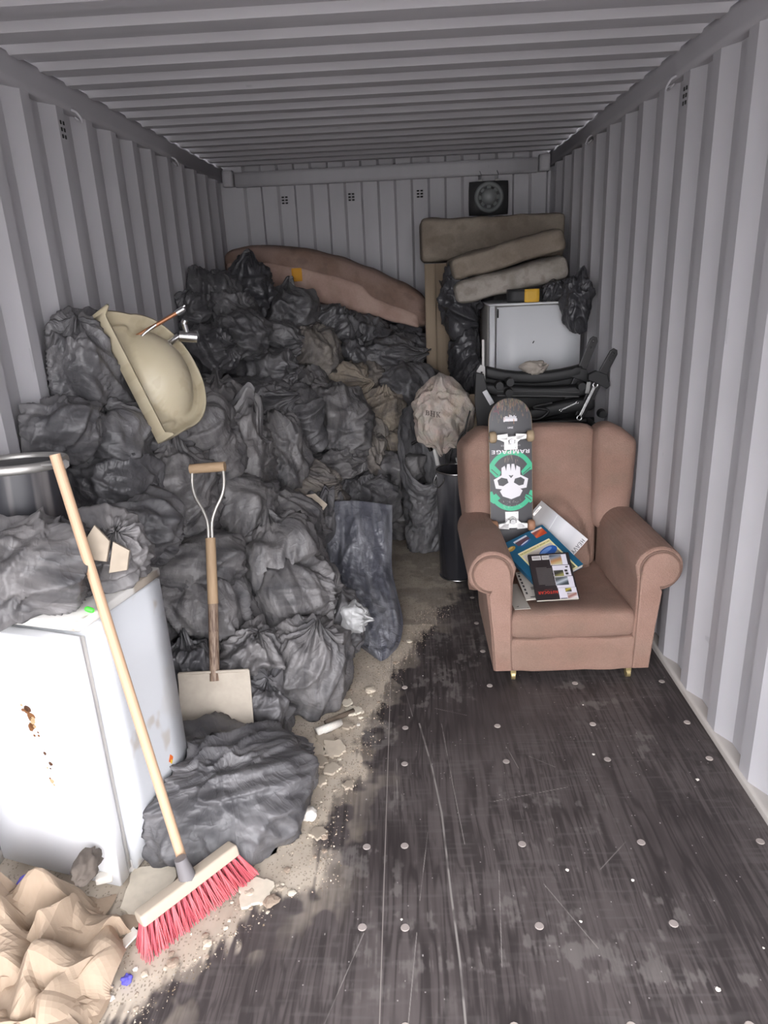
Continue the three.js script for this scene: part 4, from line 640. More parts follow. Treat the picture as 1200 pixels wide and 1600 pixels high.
{
  const c = thing('armchair', 'worn dusty pink velour wing armchair by the right wall', 'armchair', [0.75, 0, 2.6]);
  const soft = (k) => (v) => { v.z += 0.006 * N3(v.x * 9 + k, v.y * 9, 3); v.y += 0.006 * N3(v.x * 8, v.z * 8 + k, 5); };
  part(c, 'seat_base', softBox(0.525, 0.155, 0.62, 0.02, [14, 8, 14], soft(1)), velour, [0, 0.122, 0.118]);
  part(c, 'seat_cushion', softBox(0.52, 0.125, 0.70, 0.045, [18, 10, 20], (v) => { v.y += -0.035 * (1 - (v.x / 0.3) ** 2) * sm(0.33, 0.0, v.z) * (v.y > 0 ? 1 : 0) - 0.02 * sm(0.3, -0.3, v.z) * (v.y > 0 ? 1 : 0); v.y += 0.005 * N3(v.x * 8, v.y, v.z * 8); }), velour, [0, 0.252, 0.082]);
  // arms: upright board swelling into an outward roll
  const roll = (s, grow) => { const pts = [[0.0, 0.065], [0.006, 0.3], [0.006, 0.45]]; const cx = 0.077, cy = 0.495, r = 0.079 + grow; for (let a = 170; a >= -100; a -= 12) pts.push([cx + r * Math.cos(a * Math.PI / 180), cy + r * Math.sin(a * Math.PI / 180)]); pts.push([0.082, 0.4], [0.068, 0.25], [0.055, 0.065]); return pts.map(([x, y]) => [s * x, y]); };
  for (const s of [-1, 1]) {
    let pr = roll(s, 0); if (s < 0) pr.reverse();
    const g = extrude(pr, 0.60, 0.014);
    deform(g, (v) => { if (v.y > 0.3) { v.x += s * 0.008 * N3(v.x * 9, v.y * 9, v.z * 6); v.y += 0.008 * N3(v.x * 7 + 3, 2, v.z * 7) - 0.02 * sm(0.45, 0, v.z); } });
    const arm = part(c, 'arm', new THREE.BufferGeometry().copy(g), velour, [s * 0.25, 0, -0.185]);
    arm.geometry.computeVertexNormals();
    let fr = roll(s, -0.012).map(([x, y]) => [x + s * 0.002, y]); if (s < 0) fr.reverse();
    const facing = part(arm, 'arm_facing', extrude(fr, 0.006, 0.006), velour, [0, 0, 0.612]);
    part(arm, 'front_piping', tube(roll(s, -0.002).filter((_, i, a) => i > 0 && i < a.length - 1).map(([x, y]) => [x, y, 0]), 0.0045, 90, 6), velour, [0, 0, 0.616]);
  }
  // back: centre panel with a padded lumbar arc, wings either side, rear panel
  const lean = -0.15;
  part(c, 'backrest', softBox(0.47, 0.70, 0.17, 0.055, [40, 56, 6], (v) => { if (v.z > 0) { const q = (v.x / 0.2) ** 2 + ((v.y + 0.33) / 0.33) ** 2; v.z += 0.034 * sm(1.04, 0.97, q) + 0.006 * N3(v.x * 7, v.y * 7, 1); } if (v.y > 0.2) v.y += -0.05 * (v.x / 0.235) ** 2 * 0.3; }), velour, [0, 0.588, -0.262], [lean, 0, 0]);
  for (const s of [-1, 1]) part(c, 'wing', softBox(0.175, 0.50, 0.24, 0.062, [12, 20, 12], (v) => { v.x += s * 0.02 * sm(-0.25, 0.1, v.y) * (v.x * s > 0 ? 1 : 0.2); v.y -= 0.045 * sm(0.0, 0.09, v.x * s) * sm(0.05, 0.25, v.y); v.z += 0.025 * sm(-0.25, 0.15, v.y) * (v.z > 0 ? 1 : 0) * (1 - sm(0.15, 0.25, v.y)); v.x += 0.006 * N3(v.y * 6, v.z * 6, s); }), velour, [s * 0.298, 0.683, -0.262], [lean, -s * 0.10, 0]);
  part(c, 'rear_panel', softBox(0.72, 0.82, 0.05, 0.02, [8, 10, 3]), velour, [0, 0.47, -0.395], [lean * 0.9, 0, 0]);
  const brass = std({ color: lin(0.45, 0.36, 0.18), metalness: 0.7, roughness: 0.4 });
  for (const [x, z] of [[-0.235, 0.40], [0.24, 0.40], [-0.235, -0.36], [0.24, -0.36]]) part(c, 'castor', merge([new THREE.CylinderGeometry(0.021, 0.021, 0.016, 18).rotateZ(Math.PI / 2).translate(0, 0.021, 0), bx(0.022, 0.018, 0.028, 0, 0.037, 0)]), brass, [x, 0, z]);
  part(c, 'torn_gap', tube([[0.262, 0.30, 0.02], [0.268, 0.285, 0.07], [0.266, 0.292, 0.13]], 0.007, 14, 6), std({ color: lin(0.6, 0.52, 0.42), roughness: 0.9 }));
}

// ---------------------------------------------------------------- skateboard
{
  const LEN = 0.75, WID = 0.192;
  const bot = new V3(0.566, 0.345, 2.595), top = new V3(0.562, 1.096, 2.47), y = top.clone().sub(bot).normalize(), x = new V3(1, 0.035, 0.0); x.addScaledVector(y, -x.dot(y)).normalize(); const z = x.clone().cross(y);
  const s = thing('skateboard', 'black skateboard with green and white skull print standing on the armchair', 'skateboard'); frame(s, bot.clone().add(top).multiplyScalar(0.5), x, y, z);
  const hw = (t) => { const e = LEN / 2 - Math.abs(t), R = 0.115; return e >= R ? WID / 2 : WID / 2 * Math.sqrt(Math.max(0, 1 - ((R - e) / R) ** 2.3)); };
  const bend = (t) => -0.9 * Math.max(0, Math.abs(t) - 0.27) ** 2;
  const sheet = (off) => { const nu = 12, nv = 90, pos = [], uv = [], idx = []; for (let j = 0; j <= nv; j++) for (let i = 0; i <= nu; i++) { const a = (j / nv * 2 - 1), t = LEN / 2 * Math.sign(a) * (1 - Math.pow(Math.max(0, 1 - Math.abs(a)), 1.3)), X = (i / nu * 2 - 1) * Math.max(hw(t), 0.001); pos.push(X, t, bend(t) + off - 0.1 * (X * X) * 4); uv.push(X / WID + 0.5, t / LEN + 0.5); } const row = nu + 1; for (let j = 0; j < nv; j++) for (let i = 0; i < nu; i++) { const k = j * row + i; idx.push(k, k + 1, k + row, k + 1, k + row + 1, k + row); } return { pos, uv, idx, nu, nv }; };
  const A = sheet(0), B = sheet(-0.011), n0 = A.pos.length / 3, pos = [...A.pos, ...B.pos], idx = [...A.idx]; for (let i = 0; i < B.idx.length; i += 3) idx.push(n0 + B.idx[i], n0 + B.idx[i + 2], n0 + B.idx[i + 1]);
  const row = A.nu + 1, seam = (a, b) => idx.push(a, n0 + a, b, b, n0 + a, n0 + b); for (let j = 0; j < A.nv; j++) { seam((j + 1) * row, j * row); seam(j * row + A.nu, (j + 1) * row + A.nu); } for (let i = 0; i < A.nu; i++) { seam(i, i + 1); seam(A.nv * row + i + 1, A.nv * row + i); }
  const g = new THREE.BufferGeometry(); g.setAttribute('position', new THREE.Float32BufferAttribute(pos, 3)); g.setIndex(idx); g.computeVertexNormals();
  part(s, 'deck', g, std({ color: lin(0.36, 0.27, 0.18), roughness: 0.7 }));
  const map = canvasTex(384, 1580, (c, w, h) => { // the print, seen with the nose at the top; px per metre = 2000
    const R = rng(9); c.fillStyle = '#37363a'; c.fillRect(0, 0, w, h);
    const px = (m) => m * 2000, Y = (m) => h / 2 - px(m); // m measured up from the middle of the deck
    c.save(); c.strokeStyle = '#2fae82'; c.lineWidth = 42;
    for (const [cy, a0, a1] of [[0.01, Math.PI * 1.12, Math.PI * 1.88], [0.005, Math.PI * 0.12, Math.PI * 0.88]]) { c.beginPath(); c.ellipse(w / 2, Y(cy), 208, 262, 0, a0, a1); c.stroke(); }
    c.fillStyle = '#2fae82';
    const quad = (p) => { c.beginPath(); p.forEach(([a, b], i) => i ? c.lineTo(a, b) : c.moveTo(a, b)); c.closePath(); c.fill(); };
    const m0 = Y(0.005);
    quad([[6, m0 - 140], [40, m0 - 160], [100, m0 - 92], [86, m0 - 44], [52, m0 - 40], [0, m0 - 100]]); quad([[w - 6, m0 - 140], [w - 40, m0 - 160], [w - 100, m0 - 92], [w - 86, m0 - 52], [w, m0 - 118]]);
    quad([[0, m0 + 150], [52, m0 + 112], [92, m0 + 160], [30, m0 + 212], [0, m0 + 190]]); quad([[w, m0 + 150], [w - 60, m0 + 130], [w - 70, m0 + 160], [w - 20, m0 + 215], [w, m0 + 200]]);
    c.strokeStyle = '#37363a'; c.lineWidth = 7; for (const [a, b, d, e] of [[14, -120, 76, -60], [w - 14, -126, w - 84, -66], [w - 62, 142, w - 8, 192], [w - 40, 128, w, 158]]) { c.beginPath(); c.moveTo(a, m0 + b); c.lineTo(d, m0 + e); c.stroke(); }
    c.restore();
    c.fillStyle = '#d9d6da'; const mx = w / 2; // upside-down skull
    quad([[mx - 86, m0 - 130], [mx - 56, m0 - 150], [mx - 44, m0 - 100], [mx - 34, m0 - 165], [mx - 10, m0 - 165], [mx - 2, m0 - 100], [mx + 6, m0 - 165], [mx + 30, m0 - 165], [mx + 42, m0 - 100], [mx + 50, m0 - 150], [mx + 84, m0 - 130], [mx + 84, m0 - 58], [mx - 86, m0 - 58]]);
    quad([[mx - 86, m0 - 60], [mx - 158, m0 - 20], [mx - 140, m0 + 66], [mx - 84, m0 + 74], [mx - 104, m0 + 92], [mx - 78, m0 + 142], [mx, m0 + 172], [mx + 78, m0 + 142], [mx + 104, m0 + 92], [mx + 84, m0 + 74], [mx + 140, m0 + 66], [mx + 156, m0 - 20], [mx + 84, m0 - 60]]);
    c.fillStyle = '#37363a'; for (const s2 of [-1, 1]) quad([[mx + s2 * 36, m0 - 24], [mx + s2 * 88, m0 - 38], [mx + s2 * 124, m0 - 12], [mx + s2 * 112, m0 + 36], [mx + s2 * 72, m0 + 44], [mx + s2 * 24, m0 + 12]]);
    quad([[mx - 22, m0 - 58], [mx - 8, m0 - 58], [mx, m0 - 50], [mx + 8, m0 - 58], [mx + 22, m0 - 58], [mx, m0 - 30]]);
    c.fillStyle = '#d9d6da'; const upside = (t, x, yy, f) => { c.save(); c.translate(x, yy); c.rotate(Math.PI); c.font = f; c.textAlign = 'center'; c.fillText(t, 0, 0); c.restore(); };
    c.save(); c.translate(mx, Y(0.154)); c.rotate(Math.PI); c.scale(1.5, 1); c.font = 'bold 50px sans-serif'; c.textAlign = 'center'; c.fillText('RAMPAGE', 0, 0); c.restore();
    upside('S K A T E B O A R D S', mx, Y(0.178), '19px sans-serif'); upside('RMPG', mx, Y(-0.308), 'bold 34px sans-serif');
    c.fillRect(mx - 62, Y(0.30), 124, 26); for (let i = 0; i < 9; i++) c.fillRect(mx - 60 + i * 13, Y(0.30) - 14 - R() * 22, 10, 44); upside('2041', mx, Y(0.262), 'bold 24px sans-serif');
    // wear: scraped nose and tail, slide marks
    for (let i = 0; i < 420; i++) { const nose = R() < 0.7, x2 = R() * w, yy = nose ? R() * R() * 210 : h - R() * R() * 190; c.fillStyle = `rgba(${120 + R() * 60},${98 + R() * 45},${66 + R() * 40},${0.15 + R() * 0.4})`; c.fillRect(x2, yy, 2 + R() * 7, 8 + R() * 40); }
    for (let i = 0; i < 90; i++) { c.fillStyle = `rgba(200,${150 + R() * 40},140,${0.1 + R() * 0.35})`; c.fillRect(mx - 60 + R() * 130, Y(0.2) + R() * 190, 1.5 + R() * 4, 8 + R() * 40); }
    for (let i = 0; i < 60; i++) { c.fillStyle = `rgba(200,195,190,${0.1 + R() * 0.3})`; c.fillRect(mx - 80 + R() * 160, m0 + 165 + R() * 90, 3 + R() * 9, 3 + R() * 8); }
    for (let i = 0; i < 30; i++) { c.fillStyle = `rgba(130,30,60,${0.2 + R() * 0.4})`; c.fillRect(30 + R() * 60, 60 + R() * 100, 3 + R() * 8, 4 + R() * 12); }
  });
  const P = sheet(0.0008), pg = new THREE.BufferGeometry(); pg.setAttribute('position', new THREE.Float32BufferAttribute(P.pos.map((q, i) => i % 3 === 0 ? q * 0.982 : q), 3)); pg.setAttribute('uv', new THREE.Float32BufferAttribute(P.uv, 2)); pg.setIndex(P.idx); pg.computeVertexNormals();
  part(s, 'printed_underside', pg, std({ map, roughness: 0.45 }));
  const alu = std({ color: lin(0.66, 0.65, 0.64), roughness: 0.42, metalness: 0.35 }), bolt = std({ color: lin(0.3, 0.3, 0.3), metalness: 0.8, roughness: 0.4 });
  for (const [ty, dir, wm] of [[0.207, -1, std({ color: lin(0.36, 0.27, 0.17), roughness: 0.6 })], [-0.192, 1, std({ color: lin(0.33, 0.17, 0.1), roughness: 0.6 })]]) {
    const t = part(s, 'truck', extrude([[-0.028, -0.03], [0.028, -0.03], [0.028, 0.03], [-0.028, 0.03]], 0.007, 0.002, [[-0.02, -0.022, 0.003], [0.02, -0.022, 0.003], [-0.02, 0.022, 0.003], [0.02, 0.022, 0.003]]), alu, [0, ty + dir * 0.028, 0.002]);
    part(t, 'hanger', extrude([[-0.062, -0.008], [-0.02, -0.012], [-0.016, 0.03], [0.016, 0.03], [0.02, -0.012], [0.062, -0.008], [0.062, 0.008], [0.03, 0.012], [-0.03, 0.012], [-0.062, 0.008]].map(([a, b]) => [a, dir * b]).reverse(), 0.018, 0.003), alu, [0, -dir * 0.028, 0.024]);
    part(t, 'kingpin', merge([new THREE.CylinderGeometry(0.012, 0.014, 0.018, 20).rotateX(Math.PI / 2), new THREE.CylinderGeometry(0.0065, 0.0065, 0.028, 6).rotateX(Math.PI / 2)]), bolt, [0, -dir * 0.008, 0.044]);
    part(t, 'pivot', new THREE.CylinderGeometry(0.016, 0.02, 0.03, 18).rotateX(Math.PI / 2), alu, [0, -dir * 0.008, 0.018]);
    part(t, 'axle', rod([-0.1, 0, 0], [0.1, 0, 0], 0.0042), bolt, [0, -dir * 0.028, 0.033]);
    for (const sx of [-1, 1]) { const wh = part(t, 'wheel', new THREE.LatheGeometry([[0.004, -0.016], [0.018, -0.016], [0.0245, -0.011], [0.026, 0], [0.0245, 0.011], [0.018, 0.016], [0.004, 0.016]].map((q) => new THREE.Vector2(...q)), 32), wm, [sx * 0.082, -dir * 0.028, 0.033], [0, 0, Math.PI / 2]); part(wh, 'bearing', new THREE.CylinderGeometry(0.009, 0.009, 0.035, 18), bolt); }
  }
}

// ---------------------------------------------------------------- books and papers on the seat
function book(name, label, [a, b, d], thick, draw, spineCol, pageCol = lin(0.62, 0.58, 0.5), category = 'book', ratioPx = 420) { // a = top left, b = top right, d = bottom left of the visible cover
  const A = new V3(...a), B = new V3(...b), D = new V3(...d), x = B.clone().sub(A), w = x.length(); x.normalize(); const y = A.clone().sub(D); y.addScaledVector(x, -y.dot(x)); const h = y.length(); y.normalize(); const z = x.clone().cross(y);
  const o = thing(name, label, category); frame(o, A.clone().addScaledVector(x, w / 2).addScaledVector(y, -h / 2).addScaledVector(z, -thick), x, y, z);
  const W2 = Math.round(ratioPx), H2 = Math.round(ratioPx * h / w), map = canvasTex(W2, H2, draw);
  part(o, 'pages', bx(w - 0.004, h - 0.004, Math.max(thick - 0.002, 0.001), 0, 0, thick / 2), std({ color: pageCol, roughness: 0.9 }));
  const cov = std({ color: spineCol, roughness: 0.5 });
  part(o, 'back_cover', bx(w, h, 0.0012, 0, 0, 0.0006), cov); if (thick > 0.006) part(o, 'spine', bx(0.0012, h, thick, -w / 2 + 0.0006, 0, thick / 2), cov);
  part(o, 'cover', bx(w, h, 0.0012, 0, 0, thick - 0.0006), [cov, cov, cov, cov, std({ map, roughness: 0.35 }), cov]);
  return o;
}
const grd = (c, x, y, w, h, cols) => { const g = c.createLinearGradient(x, y, x + w * 0.3, y + h); cols.forEach((q, i) => g.addColorStop(i / (cols.length - 1), q)); c.fillStyle = g; c.fillRect(x, y, w, h); };
const upText = (c, t, x, y, font, col) => { c.save(); c.translate(x, y); c.rotate(Math.PI); c.font = font; c.fillStyle = col; c.textAlign = 'center'; c.fillText(t, 0, 0); c.restore(); };
book('card', 'off-white card sticking out on the seat beside the left arm', [[0.50, 0.322, 2.76], [0.565, 0.322, 2.755], [0.492, 0.322, 3.0]], 0.002, (c, w, h) => { c.fillStyle = '#b3ada4'; c.fillRect(0, 0, w, h); c.fillStyle = '#3a3735'; c.beginPath(); c.moveTo(40, h - 130); c.quadraticCurveTo(110, h - 150, 150, h - 200); c.lineTo(130, h - 120); c.closePath(); c.fill(); c.fillRect(w - 70, h - 60, 26, 18); }, lin(0.5, 0.47, 0.42), lin(0.5, 0.47, 0.42), 'card');
book('magazine', 'pale magazine lettered HEAVY leaning against the chair back', [[0.628, 0.545, 2.545], [0.703, 0.628, 2.53], [0.79, 0.34, 2.63]], 0.006, (c, w, h) => {
  grd(c, 0, 0, w, h, ['#4b433f', '#57504e', '#8d8d92', '#b4b3b7', '#a9a8ad', '#bdbabb']);
  c.strokeStyle = 'rgba(225,223,222,0.5)'; c.lineWidth = 8; c.beginPath(); c.moveTo(60, h * 0.42); c.lineTo(w - 20, h * 0.36); c.stroke();
  c.fillStyle = '#dcd6d0'; c.fillRect(w * 0.34, 36, w * 0.46, 40); upText(c, 'MAN', w * 0.57, 44, 'bold 34px sans-serif', '#4b433f');
  upText(c, 'HEAVY', w * 0.54, h - 82, 'bold 96px sans-serif', '#4c4a50');
}, lin(0.5, 0.48, 0.45), lin(0.55, 0.52, 0.48), 'magazine');
book('blue_book', 'blue car book with a yellow framed picture under the black book', [[0.494, 0.476, 2.685], [0.698, 0.534, 2.59], [0.60, 0.368, 2.925]], 0.02, (c, w, h) => {
  c.fillStyle = '#1d5877'; c.fillRect(0, 0, w, h);
  const car = (x, y, W2, H2, col, hi) => { c.fillStyle = col; c.beginPath(); c.ellipse(x, y, W2, H2, -0.15, 0, 7); c.fill(); c.fillStyle = hi; c.beginPath(); c.ellipse(x - W2 * 0.1, y - H2 * 0.35, W2 * 0.7, H2 * 0.4, -0.15, 0, 7); c.fill(); };
  car(58, 80, 40, 22, '#b58a3a', '#d9bd74'); c.save(); c.translate(190, 62); c.rotate(-0.06); c.fillStyle = '#c9cdd6'; c.fillRect(-76, -38, 130, 22); c.fillStyle = '#5a3f4c'; c.fillRect(-70, -22, 126, 44); car(0, 26, 60, 14, '#3e5b8f', '#ccd3dd'); c.restore();
  c.fillStyle = '#ded3cb'; c.fillRect(292, 14, 104, 20); grd(c, 292, 30, 104, 66, ['#c85a33', '#7e4a52', '#d9693f', '#b5452a']);
  c.fillStyle = '#e4dca4'; c.fillRect(70, 150, 300, h); c.fillStyle = '#efe8c4'; c.fillRect(70, 150, 300, 8); c.font = 'bold 18px sans-serif'; c.fillStyle = '#8a7d3a'; c.fillText('THE ENCYCLOPEDIA OF DREAM CARS', 78, 178, 284);
  grd(c, 84, 190, 272, h - 200, ['#d9cfc6', '#b9b0a4', '#7b7a6c', '#62654f']); car(280, 260, 86, 46, '#2f5fae', '#6f97d6'); car(190, 330, 60, 34, '#3a357c', '#c9cbe0');
}, lin(0.02, 0.09, 0.16));
book('booklet', 'white booklet with black print under the black book', [[0.558, 0.372, 2.745], [0.64, 0.378, 2.74], [0.573, 0.338, 2.945]], 0.006, (c, w, h) => { c.fillStyle = '#b9b3ab'; c.fillRect(0, 0, w, h); c.fillStyle = '#262425'; const R = rng(4); for (const x of [30, 170, 310]) { c.fillRect(x, 24, 70 + R() * 30, 22); c.fillRect(x + 10, 52, 40, 12); } for (let i = 0; i < 6; i++) c.fillRect(24 + i * 4, 120 + i * 130, 40, 80); c.fillStyle = '#7d7873'; c.fillRect(190, h * 0.58, 130, 110); c.fillStyle = '#262425'; c.fillRect(110, h - 90, 130, 26); c.fillRect(280, h - 100, 60, 34); }, lin(0.5, 0.47, 0.43), lin(0.55, 0.52, 0.46), 'booklet');
book('black_book', 'black book with photo strips and red lettering on top of the seat', [[0.600, 0.478, 2.80], [0.772, 0.482, 2.795], [0.625, 0.356, 2.99]], 0.014, (c, w, h) => {
  c.fillStyle = '#2b2526'; c.fillRect(0, 0, w, h); const R = rng(8);
  c.fillStyle = '#c8c4c2'; c.fillRect(34, 24, 92, 52); c.fillRect(136, 24, 70, 52); c.fillStyle = '#6c6866'; for (let i = 0; i < 22; i++) { c.fillRect(44 + i * 3.4, 34, 1.6, 30); if (i < 14) c.fillRect(144 + i * 4, 34, 1.8, 30); }
  for (let i = 0; i < 15; i++) { c.fillStyle = 'rgba(150,146,144,0.55)'; c.fillRect(52 + (i === 14 ? 60 : 0), 170 + i * 15, 170 - (i === 0 || i === 14 ? 60 : R() * 14), 6); }
  upText(c, 'AUTOCAR', 128, 452, 'bold 44px sans-serif', '#c1392c'); upText(c, 'COLLECTION', 136, 432, '14px sans-serif', '#a33a30');
  const ph = (x, y, W2, H2, cols) => { c.fillStyle = '#c9c6cd'; c.fillRect(x - 4, y - 4, W2 + 8, H2 + 8); grd(c, x, y, W2, H2, cols); };
  c.fillStyle = '#cfcbd4'; c.fillRect(226, 20, 160, 130); ph(214, 22, 120, 122, ['#2e3238', '#7a828f', '#a9784e', '#b9b08a']);
  c.fillStyle = '#cfcbd4'; c.fillRect(220, 156, 176, 130); ph(226, 214, 96, 72, ['#57564c', '#2e2c2a', '#8f8a55']); c.fillStyle = '#33302f'; c.fillRect(336, 210, 30, 26); c.fillRect(340, 246, 30, 26); c.fillRect(352, 170, 26, 16);
  c.fillStyle = '#cfcbd4'; c.fillRect(226, 292, 178, 130); ph(224, 296, 126, 96, ['#66675c', '#4f5356', '#b0b6bd', '#3b4247']);
  c.fillStyle = '#cfcbd4'; c.fillRect(230, 424, 180, 140); ph(300, 430, 60, 44, ['#4a4a46', '#b9a93a', '#3d3c3a']); ph(310, 486, 94, 66, ['#6a6880', '#b5a39a', '#8d5f58', '#cfc8c6']); c.fillStyle = '#77737a'; c.fillRect(238, 540, 66, 12);
}, lin(0.025, 0.021, 0.022));

// ---------------------------------------------------------------- shovel leaning on the pile
{
  const bot = new V3(-0.603, 0.015, 3.515), top = new V3(-0.638, 0.985, 3.085), y = top.clone().sub(bot).normalize(), x = new V3(1, 0, 0.05); x.addScaledVector(y, -x.dot(y)).normalize(); const z = x.clone().cross(y), len = top.distanceTo(bot);
  const s = thing('shovel', 'square mouth shovel with wooden shaft leaning on the bags', 'shovel'); frame(s, bot, x, y, z);
  const metal = std({ map: colourTex(256, 256, (u, v) => { const k = fbm(u, v, 6, 9, 4, 541), w = fbm(u, v, 30, 30, 2, 545); return mix3([0.34, 0.295, 0.24], [0.46, 0.41, 0.345], k * 0.7 + w * 0.3); }, [3, 3]), roughness: 0.7 });
  const ash = std({ map: colourTex(128, 512, (u, v) => { const k = fbm(u, v, 24, 4, 3, 551); return mix3([0.32, 0.21, 0.12], [0.45, 0.32, 0.2], k); }, [4, 1.5]), roughness: 0.65 }), worn = std({ map: colourTex(128, 512, (u, v) => { const k = fbm(u, v, 16, 5, 4, 553); return mix3([0.11, 0.065, 0.045], [0.3, 0.22, 0.16], sm(0.35, 0.75, k)); }, [4, 1.5]), roughness: 0.6 });
  const pl = softBox(0.28, 0.315, 0.006, 0.0028, [24, 20, 2], (v) => { v.x *= 1 - 0.055 * sm(-0.157, 0.157, v.y); v.z += 0.35 * v.x * v.x + 0.02 * sm(0.10, 0.158, v.y) * 0.4; });
  const blade = part(s, 'blade', pl, metal, [0, 0.162, 0.012]);
  part(blade, 'tread', rod([-0.128, 0.156, 0.012], [0.128, 0.156, 0.012], 0.0055), metal);
  part(s, 'socket', rod([0, 0.285, 0.017], [0, 0.46, 0.006], 0.017, 0.0185), worn);
  part(s, 'lower_shaft', rod([0, 0.32, 0.013], [0, 0.565, 0], 0.0178, 0.0185), worn);
  part(s, 'shaft', rod([0, 0.56, 0], [0, 0.80, 0], 0.0195, 0.0185), ash);
  const yo = std({ color: lin(0.55, 0.53, 0.49), metalness: 0.75, roughness: 0.38 });
  for (const k of [-1, 1]) part(s, 'yoke', tube([[k * 0.007, 0.79, 0], [k * 0.009, 0.86, 0], [k * 0.024, 0.905, 0], [k * 0.05, 0.955, 0], [k * 0.06, 1.0, 0], [k * 0.058, len + 0.002, 0]], 0.006, 40, 10), yo);
  part(s, 'grip', rod([-0.066, len, 0], [0.066, len, 0], 0.018, 0.018, 22), ash);
}
// ---------------------------------------------------------------- broom
{
  const base = new V3(-0.545, 0.095, 4.085), top = new V3(-0.776, 1.25, 3.90);
  const b = thing('broom', 'wooden broom with red bristles leaning on the front fridge', 'broom');
  const pale = std({ map: colourTex(128, 512, (u, v) => { const k = fbm(u, v, 20, 3, 3, 561); return mix3([0.50, 0.32, 0.2], [0.62, 0.43, 0.29], k); }, [4, 1]), roughness: 0.55 });
  part(b, 'handle', rod(base.toArray(), top.toArray(), 0.0135, 0.0135, 20), pale);
  const dir = top.clone().sub(base).normalize();
  const a = new V3(-0.625, 0.086, 4.225), e = new V3(-0.43, 0.102, 4.01), x = e.clone().sub(a).normalize(), L2 = a.distanceTo(e), up = dir.clone().addScaledVector(x, -dir.dot(x)).normalize(), z = x.clone().cross(up);
  const headO = a.clone().add(e).multiplyScalar(0.5);
  const hd = new THREE.Group(); hd.name = 'head'; frame(hd, headO, x, up, z); b.add(hd);
  const wood = std({ color: lin(0.46, 0.39, 0.31), roughness: 0.75 });
  part(hd, 'block', softBox(L2 + 0.012, 0.036, 0.048, 0.008, [14, 4, 4]), wood);
  part(hd, 'socket', rod([0, 0.012, 0], [0, 0.075, 0], 0.024, 0.017), std({ color: lin(0.17, 0.16, 0.165), roughness: 0.6 }));
  // tufts of red bristles
  const red = [std({ color: lin(0.60, 0.11, 0.13), roughness: 0.55 }), std({ color: lin(0.5, 0.085, 0.11), roughness: 0.55 }), std({ color: lin(0.66, 0.15, 0.17), roughness: 0.55 })], R = rng(12);
  const nT = 19;
  for (let i = 0; i < nT; i++) for (let k = 0; k < 4; k++) {
    const tx = (i / (nT - 1) - 0.5) * L2, tz = (k - 1.5) * 0.011, gs = [];
    for (let q = 0; q < 14; q++) { const ox = (R() - 0.5) * 0.008, oz = (R() - 0.5) * 0.008, sx = tx * 0.17 + (R() - 0.5) * 0.02, sz = tz * 0.8 + (R() - 0.5) * 0.018; gs.push(rod([tx + ox * 0.6, -0.014, tz + oz * 0.6], [tx + ox + sx, -0.094 - R() * 0.007, tz + oz + sz], 0.0015, 0.0013, 4)); }
    part(hd, 'bristle_tuft', merge(gs), red[(R() * 3) | 0]);
  }
}

// ---------------------------------------------------------------- crumpled paper and litter
const kraft = std({ map: colourTex(256, 256, (u, v) => { const k = fbm(u, v, 5, 5, 4, 571), w = fbm(u, v, 60, 60, 2, 573); return mix3([0.32, 0.24, 0.17], [0.41, 0.32, 0.24], k * 0.7 + w * 0.3); }, [2, 2]), roughness: 0.9 });
function crumpledSheet(fn, nu, nv) {
  const pos = [], uv = [], idx = [], row = nu + 1, n0 = row * (nv + 1);
  for (let f = 0; f < 2; f++) for (let j = 0; j <= nv; j++) for (let i = 0; i <= nu; i++) { const p = fn(i / nu, j / nv); pos.push(p[0], Math.max(p[1] - f * 0.0015, 0.001 + (1 - f) * 0.0015), p[2]); uv.push(i / nu * 0.6, j / nv * 0.6); }
  for (let j = 0; j < nv; j++) for (let i = 0; i < nu; i++) { const a = j * row + i; idx.push(a, a + row, a + 1, a + 1, a + row, a + row + 1, n0 + a, n0 + a + 1, n0 + a + row, n0 + a + 1, n0 + a + row + 1, n0 + a + row); }
  const g = new THREE.BufferGeometry(); g.setAttribute('position', new THREE.Float32BufferAttribute(pos, 3)); g.setAttribute('uv', new THREE.Float32BufferAttribute(uv, 2)); g.setIndex(idx); g.computeVertexNormals(); return g;
}
const tri = (x) => Math.abs(x - Math.floor(x) - 0.5) * 2;
function creases(x, z, seed, f) { const R = rng(seed); let h = 0; for (let i = 0; i < 7; i++) { const a = R() * 6.28, ff = f * (0.6 + R() * 1.6), w = 0.25 * N3(x * f * 0.8 + i, z * f * 0.8, seed); h += (tri((x * Math.cos(a) + z * Math.sin(a)) * ff + R() * 5 + w) - 0.5) / (0.7 + ff / f); } return h / 4; }
